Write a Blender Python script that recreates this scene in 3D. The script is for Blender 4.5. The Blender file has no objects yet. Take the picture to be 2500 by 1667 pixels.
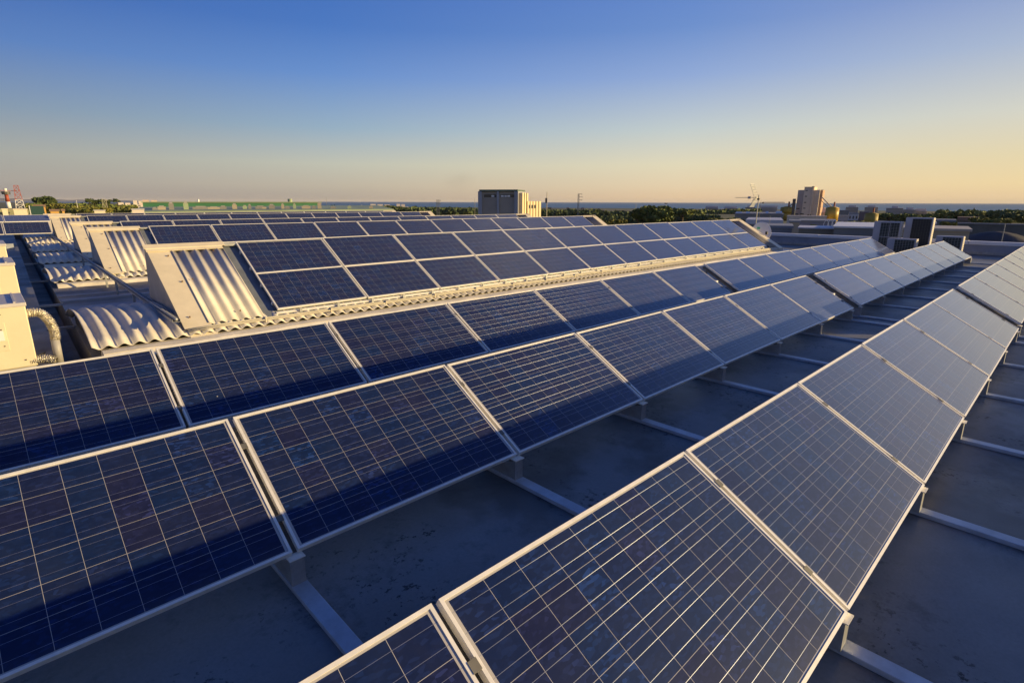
import bpy, bmesh, math, random
from mathutils import Vector, Matrix
import numpy as np
random.seed(7)
R = math.radians
sc = bpy.context.scene
COL = sc.collection

# ---------------------------------------------------------------- camera
F_PX, PITCH, ROLL, YAW = 1325.76, R(14.397), R(0.159), R(46.0626)
cam_d = bpy.data.cameras.new('camera')
cam = bpy.data.objects.new('camera', cam_d); COL.objects.link(cam)
cam_d.sensor_width = 36.0
cam_d.lens = 36.0 * F_PX / 2500.0
cam_d.clip_start = 0.05; cam_d.clip_end = 90000
FW = Vector((math.cos(YAW), math.sin(YAW), 0)); RT = Vector((math.sin(YAW), -math.cos(YAW), 0)); UP = Vector((0, 0, 1))
cF = FW*math.cos(PITCH) - UP*math.sin(PITCH); cU0 = UP*math.cos(PITCH) + FW*math.sin(PITCH)
cR = RT*math.cos(ROLL) + cU0*math.sin(ROLL); cU = cU0*math.cos(ROLL) - RT*math.sin(ROLL)
cam.matrix_world = Matrix(((cR.x, cU.x, -cF.x, 0), (cR.y, cU.y, -cF.y, 0), (cR.z, cU.z, -cF.z, 0), (0, 0, 0, 1)))
sc.camera = cam

# ---------------------------------------------------------------- world, sun
SUN_EL = R(9.9)
SUN_AZ = math.atan2(-1.547, 1.52)             # direction towards the sun, from +X
w = bpy.data.worlds.new('World'); sc.world = w; w.use_nodes = True
nt = w.node_tree; bg = nt.nodes['Background']
sky = nt.nodes.new('ShaderNodeTexSky'); sky.sky_type = 'NISHITA'; sky.sun_disc = False
sky.sun_elevation = SUN_EL; sky.sun_rotation = math.pi/2 - SUN_AZ
sky.altitude = 0; sky.air_density = 1.0; sky.dust_density = 1.2; sky.ozone_density = 2.5
EXPO = 0.5
def lin(c): return tuple(((x/255)/12.92 if x/255 <= .04045 else ((x/255+.055)/1.055)**2.4)/(2**EXPO) for x in c)
# a hazy evening sky: Nishita overhead, and below it the low haze gradient, warmer and brighter towards the sun
L_ = nt.links
geo = nt.nodes.new('ShaderNodeTexCoord'); sx_ = nt.nodes.new('ShaderNodeSeparateXYZ'); L_.new(geo.outputs['Generated'], sx_.inputs[0])
def wm(op, a, b=None):
    n = nt.nodes.new('ShaderNodeMath'); n.operation = op
    for i, x in enumerate((a, b)):
        if x is None: continue
        if isinstance(x, (int, float)): n.inputs[i].default_value = x
        else: L_.new(x, n.inputs[i])
    return n.outputs[0]
hz = wm('SQRT', wm('ADD', wm('MULTIPLY', sx_.outputs[0], sx_.outputs[0]), wm('MULTIPLY', sx_.outputs[1], sx_.outputs[1])))
cosA = wm('DIVIDE', wm('ADD', wm('MULTIPLY', sx_.outputs[0], math.cos(SUN_AZ)), wm('MULTIPLY', sx_.outputs[1], math.sin(SUN_AZ))), wm('MAXIMUM', hz, .001))
zpos = wm('MULTIPLY', wm('MAXIMUM', sx_.outputs[2], 0.0), 2.5)
ZS = [.0, .009, .026, .061, .117, .196, .262, .40]
SKY = [(-.69, [(144, 138, 137), (156, 148, 144), (168, 162, 154), (168, 170, 163), (135, 155, 175), (92, 130, 190), (70, 110, 180), (52, 92, 168)]),
       (-.324, [(166, 156, 146), (176, 165, 152), (190, 180, 162), (192, 193, 178), (150, 175, 195), (105, 145, 205), (76, 121, 193), (55, 98, 178)]),
       (.26, [(222, 192, 156), (228, 198, 160), (230, 208, 172), (226, 217, 186), (195, 205, 205), (145, 170, 215), (110, 145, 205), (78, 118, 197)]),
       (.637, [(230, 200, 155), (235, 205, 160), (240, 215, 165), (230, 215, 175), (212, 212, 200), (170, 185, 210), (140, 160, 205), (98, 137, 206)]),
       (1.0, [(255, 225, 150), (255, 228, 150), (255, 232, 160), (252, 232, 178), (240, 228, 205), (205, 205, 212), (205, 210, 225), (155, 180, 218)])]
cur = None
for i, (t_, cols) in enumerate(SKY):
    r_ = nt.nodes.new('ShaderNodeValToRGB'); cr_ = r_.color_ramp; cr_.interpolation = 'EASE' if False else 'LINEAR'
    while len(cr_.elements) < len(cols): cr_.elements.new(.5)
    for e_, z_, c_ in zip(cr_.elements, ZS, cols): e_.position = z_*2.5
    for e_, z_, c_ in zip(cr_.elements, ZS, cols): e_.color = (*lin(c_), 1)
    L_.new(zpos, r_.inputs[0])
    if cur is None: cur = r_.outputs[0]
    else:
        mr_ = nt.nodes.new('ShaderNodeMapRange'); mr_.interpolation_type = 'LINEAR'
        mr_.inputs[1].default_value = SKY[i-1][0]; mr_.inputs[2].default_value = t_; L_.new(cosA, mr_.inputs[0])
        mx_ = nt.nodes.new('ShaderNodeMix'); mx_.data_type = 'RGBA'; L_.new(mr_.outputs[0], mx_.inputs[0]); L_.new(cur, mx_.inputs[6]); L_.new(r_.outputs[0], mx_.inputs[7]); cur = mx_.outputs[2]
sc_ = nt.nodes.new('ShaderNodeVectorMath'); sc_.operation = 'SCALE'; sc_.inputs['Scale'].default_value = 10.0; L_.new(cur, sc_.inputs[0])
tn_ = nt.nodes.new('ShaderNodeVectorMath'); tn_.operation = 'MULTIPLY'; tn_.inputs[1].default_value = (.21, .41, 1.08); L_.new(sky.outputs[0], tn_.inputs[0])
up_ = nt.nodes.new('ShaderNodeMapRange'); up_.inputs[1].default_value = .42; up_.inputs[2].default_value = .80; L_.new(sx_.outputs[2], up_.inputs[0])
fm_ = nt.nodes.new('ShaderNodeMix'); fm_.data_type = 'RGBA'; L_.new(up_.outputs[0], fm_.inputs[0]); L_.new(sc_.outputs[0], fm_.inputs[6]); L_.new(tn_.outputs[0], fm_.inputs[7])
L_.new(fm_.outputs[2], bg.inputs[0])
bg.inputs[1].default_value = 0.10
sd = bpy.data.lights.new('sun', 'SUN'); sd.energy = 5.0; sd.angle = R(0.5); sd.color = (1.0, 0.73, 0.33)
sun = bpy.data.objects.new('sun', sd); COL.objects.link(sun)
sv = Vector((math.cos(SUN_EL)*math.cos(SUN_AZ), math.cos(SUN_EL)*math.sin(SUN_AZ), math.sin(SUN_EL)))
sun.rotation_euler = sv.to_track_quat('Z', 'Y').to_euler()
sc.view_settings.view_transform = 'Standard'; sc.view_settings.look = 'None'
sc.view_settings.exposure = EXPO; sc.view_settings.gamma = 1.0
sc.render.engine = 'CYCLES'

# ---------------------------------------------------------------- materials
def N(nt, t, **k):
    n = nt.nodes.new(t)
    for a, b in k.items(): setattr(n, a, b)
    return n
def M(nt, op, a, b=None, c=None):
    n = nt.nodes.new('ShaderNodeMath'); n.operation = op
    for i, x in enumerate((a, b, c)):
        if x is None: continue
        if isinstance(x, (int, float)): n.inputs[i].default_value = x
        else: nt.links.new(x, n.inputs[i])
    return n.outputs[0]
def mixc(nt, f, a, b):
    n = nt.nodes.new('ShaderNodeMix'); n.data_type = 'RGBA'
    for i, x in ((0, f), (6, a), (7, b)):
        if isinstance(x, (int, float)): n.inputs[i].default_value = x
        elif isinstance(x, tuple): n.inputs[i].default_value = (*x, 1)
        else: nt.links.new(x, n.inputs[i])
    return n.outputs[2]
def new_mat(name):
    m = bpy.data.materials.new(name); m.use_nodes = True
    return m, m.node_tree, m.node_tree.nodes['Principled BSDF']
def pm(name, col, rough=.6, metal=0., dirt=.25, scale=3., col2=None, bump=0., bscale=60., rand=0.):
    m, nt, b = new_mat(name)
    tc = N(nt, 'ShaderNodeTexCoord')
    no = N(nt, 'ShaderNodeTexNoise'); no.inputs['Scale'].default_value = scale; no.inputs['Detail'].default_value = 8
    no.inputs['Roughness'].default_value = .65
    nt.links.new(tc.outputs['Object'], no.inputs['Vector'])
    f = M(nt, 'MULTIPLY', M(nt, 'SMOOTHSTEP', no.outputs[0], .35, .7), dirt) if False else None
    mr = N(nt, 'ShaderNodeMapRange'); mr.inputs[1].default_value = .35; mr.inputs[2].default_value = .7
    mr.inputs[3].default_value = 0; mr.inputs[4].default_value = 1
    nt.links.new(no.outputs[0], mr.inputs[0])
    c2 = col2 or tuple(c*(1-dirt) for c in col)
    c = mixc(nt, mr.outputs[0], col, c2)
    if rand:
        oi = N(nt, 'ShaderNodeObjectInfo'); hv = N(nt, 'ShaderNodeHueSaturation')
        nt.links.new(c, hv.inputs['Color'])
        nt.links.new(M(nt, 'ADD', M(nt, 'MULTIPLY', oi.outputs['Random'], rand), 1-rand/2), hv.inputs['Value'])
        c = hv.outputs[0]
    nt.links.new(c, b.inputs['Base Color'])
    b.inputs['Roughness'].default_value = rough; b.inputs['Metallic'].default_value = metal
    if bump:
        n2 = N(nt, 'ShaderNodeTexNoise'); n2.inputs['Scale'].default_value = bscale; n2.inputs['Detail'].default_value = 4
        nt.links.new(tc.outputs['Object'], n2.inputs['Vector'])
        bp = N(nt, 'ShaderNodeBump'); bp.inputs['Strength'].default_value = bump; bp.inputs['Distance'].default_value = .02
        nt.links.new(n2.outputs[0], bp.inputs['Height']); nt.links.new(bp.outputs[0], b.inputs['Normal'])
    return m

ALU = pm('aluminium', (.86, .83, .76), .38, .12, .18, 14)
GALV = pm('galvanised steel', (.36, .37, .38), .5, .4, .35, 9)
BEAM = pm('beam steel', (.20, .19, .165), .6, .3, .35, 9)  # galvanised steel darkened for the shaded panel gap, olive lit tone put in
RAILM = pm('rail paint', (.50, .53, .57), .42, .25, .35, 5)
BACK = pm('white backsheet', (.7, .7, .7), .6)
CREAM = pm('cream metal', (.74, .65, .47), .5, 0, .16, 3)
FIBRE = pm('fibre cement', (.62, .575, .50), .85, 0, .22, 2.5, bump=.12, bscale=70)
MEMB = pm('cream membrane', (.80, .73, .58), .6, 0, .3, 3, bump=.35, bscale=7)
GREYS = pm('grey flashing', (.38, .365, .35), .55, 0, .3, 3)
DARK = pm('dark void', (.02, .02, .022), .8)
BLACKM = pm('black plastic', (.02, .02, .02), .5)
HVAC = pm('ivory painted steel', (.68, .60, .42), .45, 0, .1, 2)
HVTOP = pm('grey painted steel', (.55, .52, .50), .5, 0, .15, 3)
FOIL = pm('duct foil', (.75, .70, .58), .35, .75, .55, 18, bump=1.0, bscale=40)
BROWNH = pm('brown render', (.30, .21, .15), .85, 0, .3, .2)
FIBRED = pm('weathered fibre cement', (.34, .31, .27), .85, 0, .3, 2.5)
RUST = pm('rusty screw', (.16, .09, .05), .8)
ENDW = pm('shade-dark end wall', (.075, .07, .07), .85, 0, .3, 5)  # shade under the vault sheet put into the wall colour
CABLE = pm('cable', (.60, .55, .42), .6)
UNITW = pm('condenser casing', (.44, .43, .46), .45, 0, .15, 3)
COIL = pm('condenser coil', (.02, .03, .03), .5, .3, .4, 30)
GRILL = pm('grille wire', (.30, .31, .30), .5, .3)
WHITE = pm('white paint', (.78, .76, .74), .5, 0, .12, 4)
ORANGE = pm('warm red paint', (.36, .075, .04), .6)
WALLB = pm('shade-blue wall', (.36, .37, .40), .8, 0, .25, .12)  # blue of the shadowed tower front put into the colour
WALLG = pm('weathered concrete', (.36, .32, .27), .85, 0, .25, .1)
WALLC = pm('sunlit cream concrete', (.80, .67, .42), .8, 0, .2, .15)  # yellow sunlight put into the colour of tower fins and annex ribs
WALLP = pm('haze-pink concrete', (.80, .65, .48), .85, 0, .3, .1)  # pink and brightness of the hazy sky light put into the albedo
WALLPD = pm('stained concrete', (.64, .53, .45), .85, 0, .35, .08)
APT = pm('far apartment render', (.62, .55, .51), .85, 0, .2, .05)
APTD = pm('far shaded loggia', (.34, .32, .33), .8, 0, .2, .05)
HOUSE = pm('white house render', (.72, .64, .55), .8, 0, .2, .1)
SHEDG = pm('green sheet cladding', (.05, .20, .095), .6, 0, .25, .08)
SHEDR = pm('pale green roof', (.34, .42, .26), .7, 0, .3, .08)
ROOFG = pm('grey industrial roof', (.27, .28, .31), .7, 0, .35, .06)
ROOFL = pm('light membrane roof', (.55, .54, .58), .6, 0, .2, .06)
WALLGR = pm('grey industrial wall', (.25, .24, .225), .8, 0, .3, .1)
WALLT = pm('tan wall', (.42, .36, .27), .8, 0, .3, .1)
WINM = pm('window glass dark', (.03, .035, .045), .15)
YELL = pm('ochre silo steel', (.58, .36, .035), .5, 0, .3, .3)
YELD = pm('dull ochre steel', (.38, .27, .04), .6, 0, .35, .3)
STEELD = pm('dark steel', (.12, .11, .10), .6, .3)
STEELM = pm('weathered lattice steel', (.28, .27, .22), .6, .3)
ORCH = pm('ochre plaster', (.62, .36, .10), .8, 0, .15, .3)
TEAL = pm('teal shutter', (.012, .06, .055), .6)
ROOFT = pm('brown tile roof', (.24, .15, .11), .8)
BARK = pm('bark', (.10, .075, .05), .9)
SIGNG = pm('green sign paint', (.05, .42, .24), .5, 0, .0)
def leaf_mat(name, c1, c2, sc_=.35):
    m, nt, b = new_mat(name)
    tc = N(nt, 'ShaderNodeTexCoord'); no = N(nt, 'ShaderNodeTexNoise'); no.inputs['Scale'].default_value = sc_; no.inputs['Detail'].default_value = 5
    nt.links.new(tc.outputs['Object'], no.inputs['Vector'])
    mr = N(nt, 'ShaderNodeMapRange'); mr.inputs[1].default_value = .38; mr.inputs[2].default_value = .62
    nt.links.new(no.outputs[0], mr.inputs[0])
    nt.links.new(mixc(nt, mr.outputs[0], c1, c2), b.inputs['Base Color']); b.inputs['Roughness'].default_value = .8
    return m
LEAF = leaf_mat('dark green leaves', (.06, .10, .022), (.15, .17, .03))
LEAFD = leaf_mat('deep green leaves', (.045, .075, .024), (.09, .12, .03))
LEAFY = leaf_mat('yellow green leaves', (.10, .12, .022), (.19, .17, .025))

ANI = .82
def cell_material():
    m, nt, b = new_mat('polycrystalline cells')
    L = nt.links
    uv = N(nt, 'ShaderNodeUVMap'); sep = N(nt, 'ShaderNodeSeparateXYZ'); L.new(uv.outputs[0], sep.inputs[0])
    u, v = sep.outputs[0], sep.outputs[1]
    fu, fv = M(nt, 'FRACT', u), M(nt, 'FRACT', v)
    du = M(nt, 'MINIMUM', fu, M(nt, 'SUBTRACT', 1.0, fu)); dv = M(nt, 'MINIMUM', fv, M(nt, 'SUBTRACT', 1.0, fv))
    grid = M(nt, 'MAXIMUM', M(nt, 'LESS_THAN', du, .0056), M(nt, 'LESS_THAN', dv, .0056))
    out = M(nt, 'MAXIMUM', M(nt, 'GREATER_THAN', M(nt, 'ABSOLUTE', M(nt, 'SUBTRACT', u, 5.0)), 5.0),
            M(nt, 'GREATER_THAN', M(nt, 'ABSOLUTE', M(nt, 'SUBTRACT', v, 3.0)), 3.0))
    sheet = M(nt, 'MAXIMUM', grid, out)
    bus = M(nt, 'MAXIMUM', M(nt, 'LESS_THAN', M(nt, 'ABSOLUTE', M(nt, 'SUBTRACT', fv, .25)), .0048),
            M(nt, 'LESS_THAN', M(nt, 'ABSOLUTE', M(nt, 'SUBTRACT', fv, .75)), .0048))
    oi = N(nt, 'ShaderNodeObjectInfo')
    cell = N(nt, 'ShaderNodeCombineXYZ')
    L.new(M(nt, 'ADD', M(nt, 'FLOOR', u), M(nt, 'MULTIPLY', oi.outputs['Random'], 97.0)), cell.inputs[0])
    L.new(M(nt, 'FLOOR', v), cell.inputs[1]); L.new(oi.outputs['Random'], cell.inputs[2])
    wn = N(nt, 'ShaderNodeTexWhiteNoise'); wn.noise_dimensions = '3D'; L.new(cell.outputs[0], wn.inputs[0])
    base = N(nt, 'ShaderNodeValToRGB')
    cr = base.color_ramp; cr.elements[0].color = (.0045, .0170, .068, 1); cr.elements[1].color = (.0100, .0130, .050, 1)
    e = cr.elements.new(.45); e.color = (.0058, .0150, .061, 1)
    e = cr.elements.new(.72); e.color = (.0085, .0145, .055, 1)
    L.new(wn.outputs['Value'], base.inputs[0])
    # crystal grains
    off = N(nt, 'ShaderNodeVectorMath'); off.operation = 'ADD'; L.new(uv.outputs[0], off.inputs[0]); L.new(cell.outputs[0], off.inputs[1])
    mp = N(nt, 'ShaderNodeMapping'); mp.inputs['Rotation'].default_value = (0, 0, .7); mp.inputs['Scale'].default_value = (1, 2.2, 1)
    L.new(off.outputs[0], mp.inputs[0])
    vo = N(nt, 'ShaderNodeTexVoronoi'); vo.inputs['Scale'].default_value = 5.5; L.new(mp.outputs[0], vo.inputs['Vector'])
    s2 = N(nt, 'ShaderNodeSeparateColor'); L.new(vo.outputs['Color'], s2.inputs[0])
    wn2 = N(nt, 'ShaderNodeTexWhiteNoise'); wn2.noise_dimensions = '3D'; ofs = N(nt, 'ShaderNodeVectorMath'); ofs.operation = 'ADD'; ofs.inputs[1].default_value = (13.7, 5.1, 2.2); L.new(cell.outputs[0], ofs.inputs[0]); L.new(ofs.outputs[0], wn2.inputs[0])
    spark = M(nt, 'MULTIPLY', M(nt, 'POWER', wn2.outputs['Value'], 5.0), 1.5)
    g = M(nt, 'ADD', M(nt, 'MULTIPLY', M(nt, 'POWER', s2.outputs[0], 3.5), M(nt, 'ADD', .55, spark)), .82)
    grain = N(nt, 'ShaderNodeVectorMath'); grain.operation = 'SCALE'; L.new(base.outputs[0], grain.inputs[0]); L.new(g, grain.inputs['Scale'])
    col = mixc(nt, M(nt, 'MULTIPLY', sheet, .9), grain.outputs[0], (.46, .44, .42))
    col = mixc(nt, M(nt, 'MULTIPLY', bus, .85), col, (.27, .27, .31))
    # dust film
    tc = N(nt, 'ShaderNodeTexCoord'); du2 = N(nt, 'ShaderNodeTexNoise'); du2.inputs['Scale'].default_value = 3.5; du2.inputs['Detail'].default_value = 9; du2.inputs['Roughness'].default_value = .7
    ov = N(nt, 'ShaderNodeVectorMath'); ov.operation = 'ADD'; L.new(tc.outputs['Object'], ov.inputs[0])
    cc = N(nt, 'ShaderNodeCombineXYZ'); L.new(M(nt, 'MULTIPLY', oi.outputs['Random'], 50.0), cc.inputs[0]); L.new(cc.outputs[0], ov.inputs[1])
    L.new(ov.outputs[0], du2.inputs['Vector'])
    dm = N(nt, 'ShaderNodeMapRange'); dm.inputs[1].default_value = .42; dm.inputs[2].default_value = .75; dm.inputs[4].default_value = .03
    L.new(du2.outputs[0], dm.inputs[0])
    col = mixc(nt, dm.outputs[0], col, (.30, .29, .28))
    # a few bird-dropping specks
    sp = N(nt, 'ShaderNodeTexVoronoi'); sp.inputs['Scale'].default_value = 3.1; L.new(ov.outputs[0], sp.inputs['Vector'])
    s3 = N(nt, 'ShaderNodeSeparateColor'); L.new(sp.outputs['Color'], s3.inputs[0])
    spk = M(nt, 'MULTIPLY', M(nt, 'LESS_THAN', sp.outputs['Distance'], .022), M(nt, 'GREATER_THAN', s3.outputs[0], .86))
    col = mixc(nt, M(nt, 'MULTIPLY', spk, .7), col, (.6, .58, .5))
    edge = N(nt, 'ShaderNodeMapRange'); edge.inputs[1].default_value = .45; edge.inputs[2].default_value = -.1; edge.inputs[4].default_value = .10; L.new(v, edge.inputs[0])
    col = mixc(nt, M(nt, 'MULTIPLY', edge.outputs[0], du2.outputs[0]), col, (.30, .29, .28))
    L.new(col, b.inputs['Base Color'])
    # dust gathered along the lower edge
    gl = N(nt, 'ShaderNodeBsdfAnisotropic'); gl.inputs['Color'].default_value = (.36, .40, .54, 1); gl.inputs['Roughness'].default_value = .68
    gl.inputs['Anisotropy'].default_value = ANI
    tg = N(nt, 'ShaderNodeTangent'); tg.direction_type = 'UV_MAP'; tg.uv_map = 'UVMap'; L.new(tg.outputs[0], gl.inputs['Tangent'])
    msx = N(nt, 'ShaderNodeMixShader'); L.new(M(nt, 'MULTIPLY', bus, .6), msx.inputs[0]); L.new(b.outputs[0], msx.inputs[1]); L.new(gl.outputs[0], msx.inputs[2])
    L.new(msx.outputs[0], nt.nodes['Material Output'].inputs['Surface'])
    b.inputs['Roughness'].default_value = .42; b.inputs['Specular IOR Level'].default_value = .12
    b.inputs['Coat Weight'].default_value = 1.0; b.inputs['Coat IOR'].default_value = 1.45
    b.inputs['Sheen Weight'].default_value = .25; b.inputs['Sheen Roughness'].default_value = .40; b.inputs['Sheen Tint'].default_value = (.60, .68, 1.0, 1)
    b.inputs['Coat Roughness'].default_value = .09
    return m
CELLS = cell_material()

def roof_material():
    m, nt, b = new_mat('roof membrane')
    L = nt.links; tc = N(nt, 'ShaderNodeTexCoord')
    def noise(s, d=8, r=.6):
        n = N(nt, 'ShaderNodeTexNoise'); n.inputs['Scale'].default_value = s; n.inputs['Detail'].default_value = d; n.inputs['Roughness'].default_value = r
        L.new(tc.outputs['Object'], n.inputs['Vector']); return n.outputs[0]
    def rng(x, a, b_, c=0., d=1.):
        r = N(nt, 'ShaderNodeMapRange'); L.new(x, r.inputs[0])
        for i, q in enumerate((a, b_, c, d)): r.inputs[i+1].default_value = q
        return r.outputs[0]
    c = mixc(nt, rng(noise(.7), .35, .65), (.25, .245, .23), (.165, .16, .148))
    c = mixc(nt, rng(noise(.75, 5, .6), .53, .62, 0, .6), c, (.07, .06, .045))
    c = mixc(nt, rng(noise(3.2, 10, .75), .55, .75, 0, .7), c, (.04, .038, .034))
    # small black spots of lichen / bitumen along puddle rims
    c = mixc(nt, M(nt, 'MULTIPLY', rng(noise(22, 6, .7), .565, .62), rng(noise(1.3, 3), .5, .62)), c, (.02, .02, .02))
    c = mixc(nt, rng(noise(60, 3), .3, .7, 0, .18), c, (.05, .05, .05))
    L.new(c, b.inputs['Base Color'])
    L.new(rng(noise(1.1, 5), .3, .7, .42, .75), b.inputs['Roughness'])
    bp = N(nt, 'ShaderNodeBump'); bp.inputs['Strength'].default_value = .10; bp.inputs['Distance'].default_value = .006
    L.new(noise(40, 5), bp.inputs['Height']); L.new(bp.outputs[0], b.inputs['Normal'])
    return m
ROOFM = roof_material()

# ---------------------------------------------------------------- mesh helpers
class MB:
    def __init__(s): s.v = []; s.f = []; s.smooth = False
    def face(s, pts):
        k = len(s.v); s.v += [tuple(p) for p in pts]; s.f.append(tuple(range(k, k+len(pts))))
    def hexa(s, p):                                # p: 8 corners bottom loop then top loop
        k = len(s.v); s.v += [tuple(q) for q in p]
        for f in ((3, 2, 1, 0), (4, 5, 6, 7), (0, 1, 5, 4), (1, 2, 6, 5), (2, 3, 7, 6), (3, 0, 4, 7)): s.f.append(tuple(k+i for i in f))
        return s
    def box(s, x0, x1, y0, y1, z0, z1):
        s.hexa([(x0, y0, z0), (x1, y0, z0), (x1, y1, z0), (x0, y1, z0), (x0, y0, z1), (x1, y0, z1), (x1, y1, z1), (x0, y1, z1)]); return s
    def prism(s, poly, x0, x1, axis='x'):          # poly in (y,z) extruded along x
        n = len(poly); k = len(s.v)
        for x in (x0, x1):
            for (a, b) in poly: s.v.append((x, a, b) if axis == 'x' else (a, x, b))
        s.f.append(tuple(k+i for i in range(n))[::-1]); s.f.append(tuple(k+n+i for i in range(n)))
        for i in range(n): j = (i+1) % n; s.f.append((k+i, k+j, k+n+j, k+n+i))
        return s
    def tube(s, pts, r, n=8, r2=None):
        pts = [Vector(p) for p in pts]; k0 = len(s.v); m = len(pts)
        prev = None
        for i, p in enumerate(pts):
            t = (pts[min(i+1, m-1)] - pts[max(i-1, 0)]).normalized()
            a = t.orthogonal().normalized() if prev is None else (prev - t*prev.dot(t)).normalized()
            prev = a; b = t.cross(a); rr = r if r2 is None else r + (r2-r)*i/(m-1)
            for j in range(n):
                an = 2*math.pi*j/n; s.v.append(tuple(p + a*rr*math.cos(an) + b*rr*math.sin(an)))
        for i in range(m-1):
            for j in range(n):
                a0 = k0+i*n+j; a1 = k0+i*n+(j+1) % n; s.f.append((a0, a1, a1+n, a0+n))
        s.f.append(tuple(k0+j for j in range(n))[::-1]); s.f.append(tuple(k0+(m-1)*n+j for j in range(n)))
        return s
    def bar(s, a, b, wdt):
        return s.tube([a, b], wdt*.7, 4)
    def build(s, name, mat, parent=None, smooth=False, bevel=0):
        me = bpy.data.meshes.new(name); me.from_pydata(s.v, [], s.f); me.update()
        bm = bmesh.new(); bm.from_mesh(me); bmesh.ops.recalc_face_normals(bm, faces=bm.faces); bm.to_mesh(me); bm.free()
        me.materials.append(mat)
        if smooth:
            for p in me.polygons: p.use_smooth = True
        o = bpy.data.objects.new(name, me); COL.objects.link(o); o.parent = parent
        if bevel:
            md = o.modifiers.new('bevel', 'BEVEL'); md.width = bevel; md.segments = 2; md.limit_method = 'ANGLE'
        return o
def tag(o, label, cat, group=None):
    o['label'] = label; o['category'] = cat
    if group: o['group'] = group
    return o
def thing(name, label, cat, loc=(0, 0, 0), rot=(0, 0, 0), group=None):
    o = bpy.data.objects.new(name, None); COL.objects.link(o); o.location = loc; o.rotation_euler = rot
    o.empty_display_size = .2
    return tag(o, label, cat, group)
def struct(o): o['kind'] = 'structure'; return o
def dup(root, loc, label, group=None, rot=None):
    r = root.copy(); COL.objects.link(r); r.location = loc
    if rot is not None: r.rotation_euler = rot
    r['label'] = label
    if group: r['group'] = group
    for ch in list(root.children):
        c = ch.copy(); COL.objects.link(c); c.parent = r
        for g in list(ch.children):
            d = g.copy(); COL.objects.link(d); d.parent = c
    return r
ORD = ['first', 'second', 'third', 'fourth', 'fifth', 'sixth', 'seventh', 'eighth', 'ninth', 'tenth', 'eleventh', 'twelfth']

# ---------------------------------------------------------------- roof
ZR = -2.03
SK = .0275                                          # the shed bays step slightly right with distance
def bx(y): return .80 + SK*(y - 8.81)               # left end of the corrugated bays at depth y
mb = MB()
def sheet(pts): mb.face(pts)
sheet([(-9, -8, ZR), (29.2, -8, ZR), (29.2, 8.2, ZR), (-9, 8.2, ZR)])
sheet([(-9, 8.2, ZR), (bx(8.2)-.34, 8.2, ZR), (bx(52)-.34, 52, ZR), (-9, 52, ZR)])
sheet([(bx(8.2), 8.2, ZR), (29.2, 8.2, ZR), (29.2, 52, ZR), (bx(52), 52, ZR)])
sheet([(bx(8.2)-.34, 8.2, -2.6), (bx(8.2), 8.2, -2.6), (bx(52), 52, -2.6), (bx(52)-.34, 52, -2.6)])
sheet([(bx(8.2)-.34, 8.2, ZR), (bx(8.2)-.34, 8.2, -2.6), (bx(52)-.34, 52, -2.6), (bx(52)-.34, 52, ZR)])
sheet([(bx(8.2), 8.2, ZR), (bx(8.2), 8.2, -2.6), (bx(52), 52, -2.6), (bx(52), 52, ZR)])
sheet([(bx(8.2)-.34, 8.2, ZR), (bx(8.2), 8.2, ZR), (bx(8.2), 8.2, -2.6), (bx(8.2)-.34, 8.2, -2.6)])
# outer walls of the building below the roof
for a, b in (((-9, -8), (29.2, -8)), ((29.2, -8), (29.2, 52)), ((29.2, 52), (-9, 52)), ((-9, 52), (-9, -8))):
    sheet([(a[0], a[1], ZR), (b[0], b[1], ZR), (b[0], b[1], -10.0), (a[0], a[1], -10.0)])
struct(mb.build('roof', ROOFM))

# parapet at the far (right hand) end
pr = thing('parapet_wall', 'low blue-grey parapet with pale metal coping at the far end of the flat roof', 'wall', (29.2, 3, ZR))
MB().box(-.12, .14, -11, 11.5, 0, .40).build('wall', pm('parapet render', (.30, .32, .37), .7, 0, .3, 1.5), pr)
for i in range(8):
    y0 = -11+i*2.82
    MB().box(-.17, .19, y0+.006, y0+2.81, .40, .54).build('coping', WHITE, pr, bevel=.01)
MB().box(-.16, -.125, -11, 11.5, .02, .12).build('skirting_flashing', GALV, pr)

# ---------------------------------------------------------------- solar panels
PIT = 1.6647; PW = 1.634; PL = .992; T = .036
TILT = R(30)
def panel_proto():
    root = thing('solar_panel', 'x', 'solar panel')
    f = MB(); hw = PW/2; lip = .014
    f.box(-hw, hw, 0, lip, -T, 0); f.box(-hw, hw, PL-lip, PL, -T, 0)
    f.box(-hw, -hw+lip, lip, PL-lip, -T, 0); f.box(hw-lip, hw, lip, PL-lip, -T, 0)
    f.build('frame', ALU, root)
    # laminate: cells on top, white sheet below
    x0, x1, y0, y1 = -hw+lip, hw-lip, lip, PL-lip
    me = bpy.data.meshes.new('cell_sheet')
    me.from_pydata([(x0, y0, -.005), (x1, y0, -.005), (x1, y1, -.005), (x0, y1, -.005),
                    (x0, y0, -.011), (x1, y0, -.011), (x1, y1, -.011), (x0, y1, -.011)], [], [(0, 1, 2, 3), (7, 6, 5, 4)])
    me.materials.append(CELLS); me.materials.append(BACK); me.polygons[1].material_index = 1
    cx, cy = .1578, .1582
    uvl = me.uv_layers.new(name='UVMap')
    for lp in me.loops:
        p = me.vertices[lp.vertex_index].co
        uvl.data[lp.index].uv = ((p.x/cx)+5, ((p.y-PL/2)/cy)+3)
    o = bpy.data.objects.new('cell_sheet', me); COL.objects.link(o); o.parent = root
    return root
proto = panel_proto(); used = [False]
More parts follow.
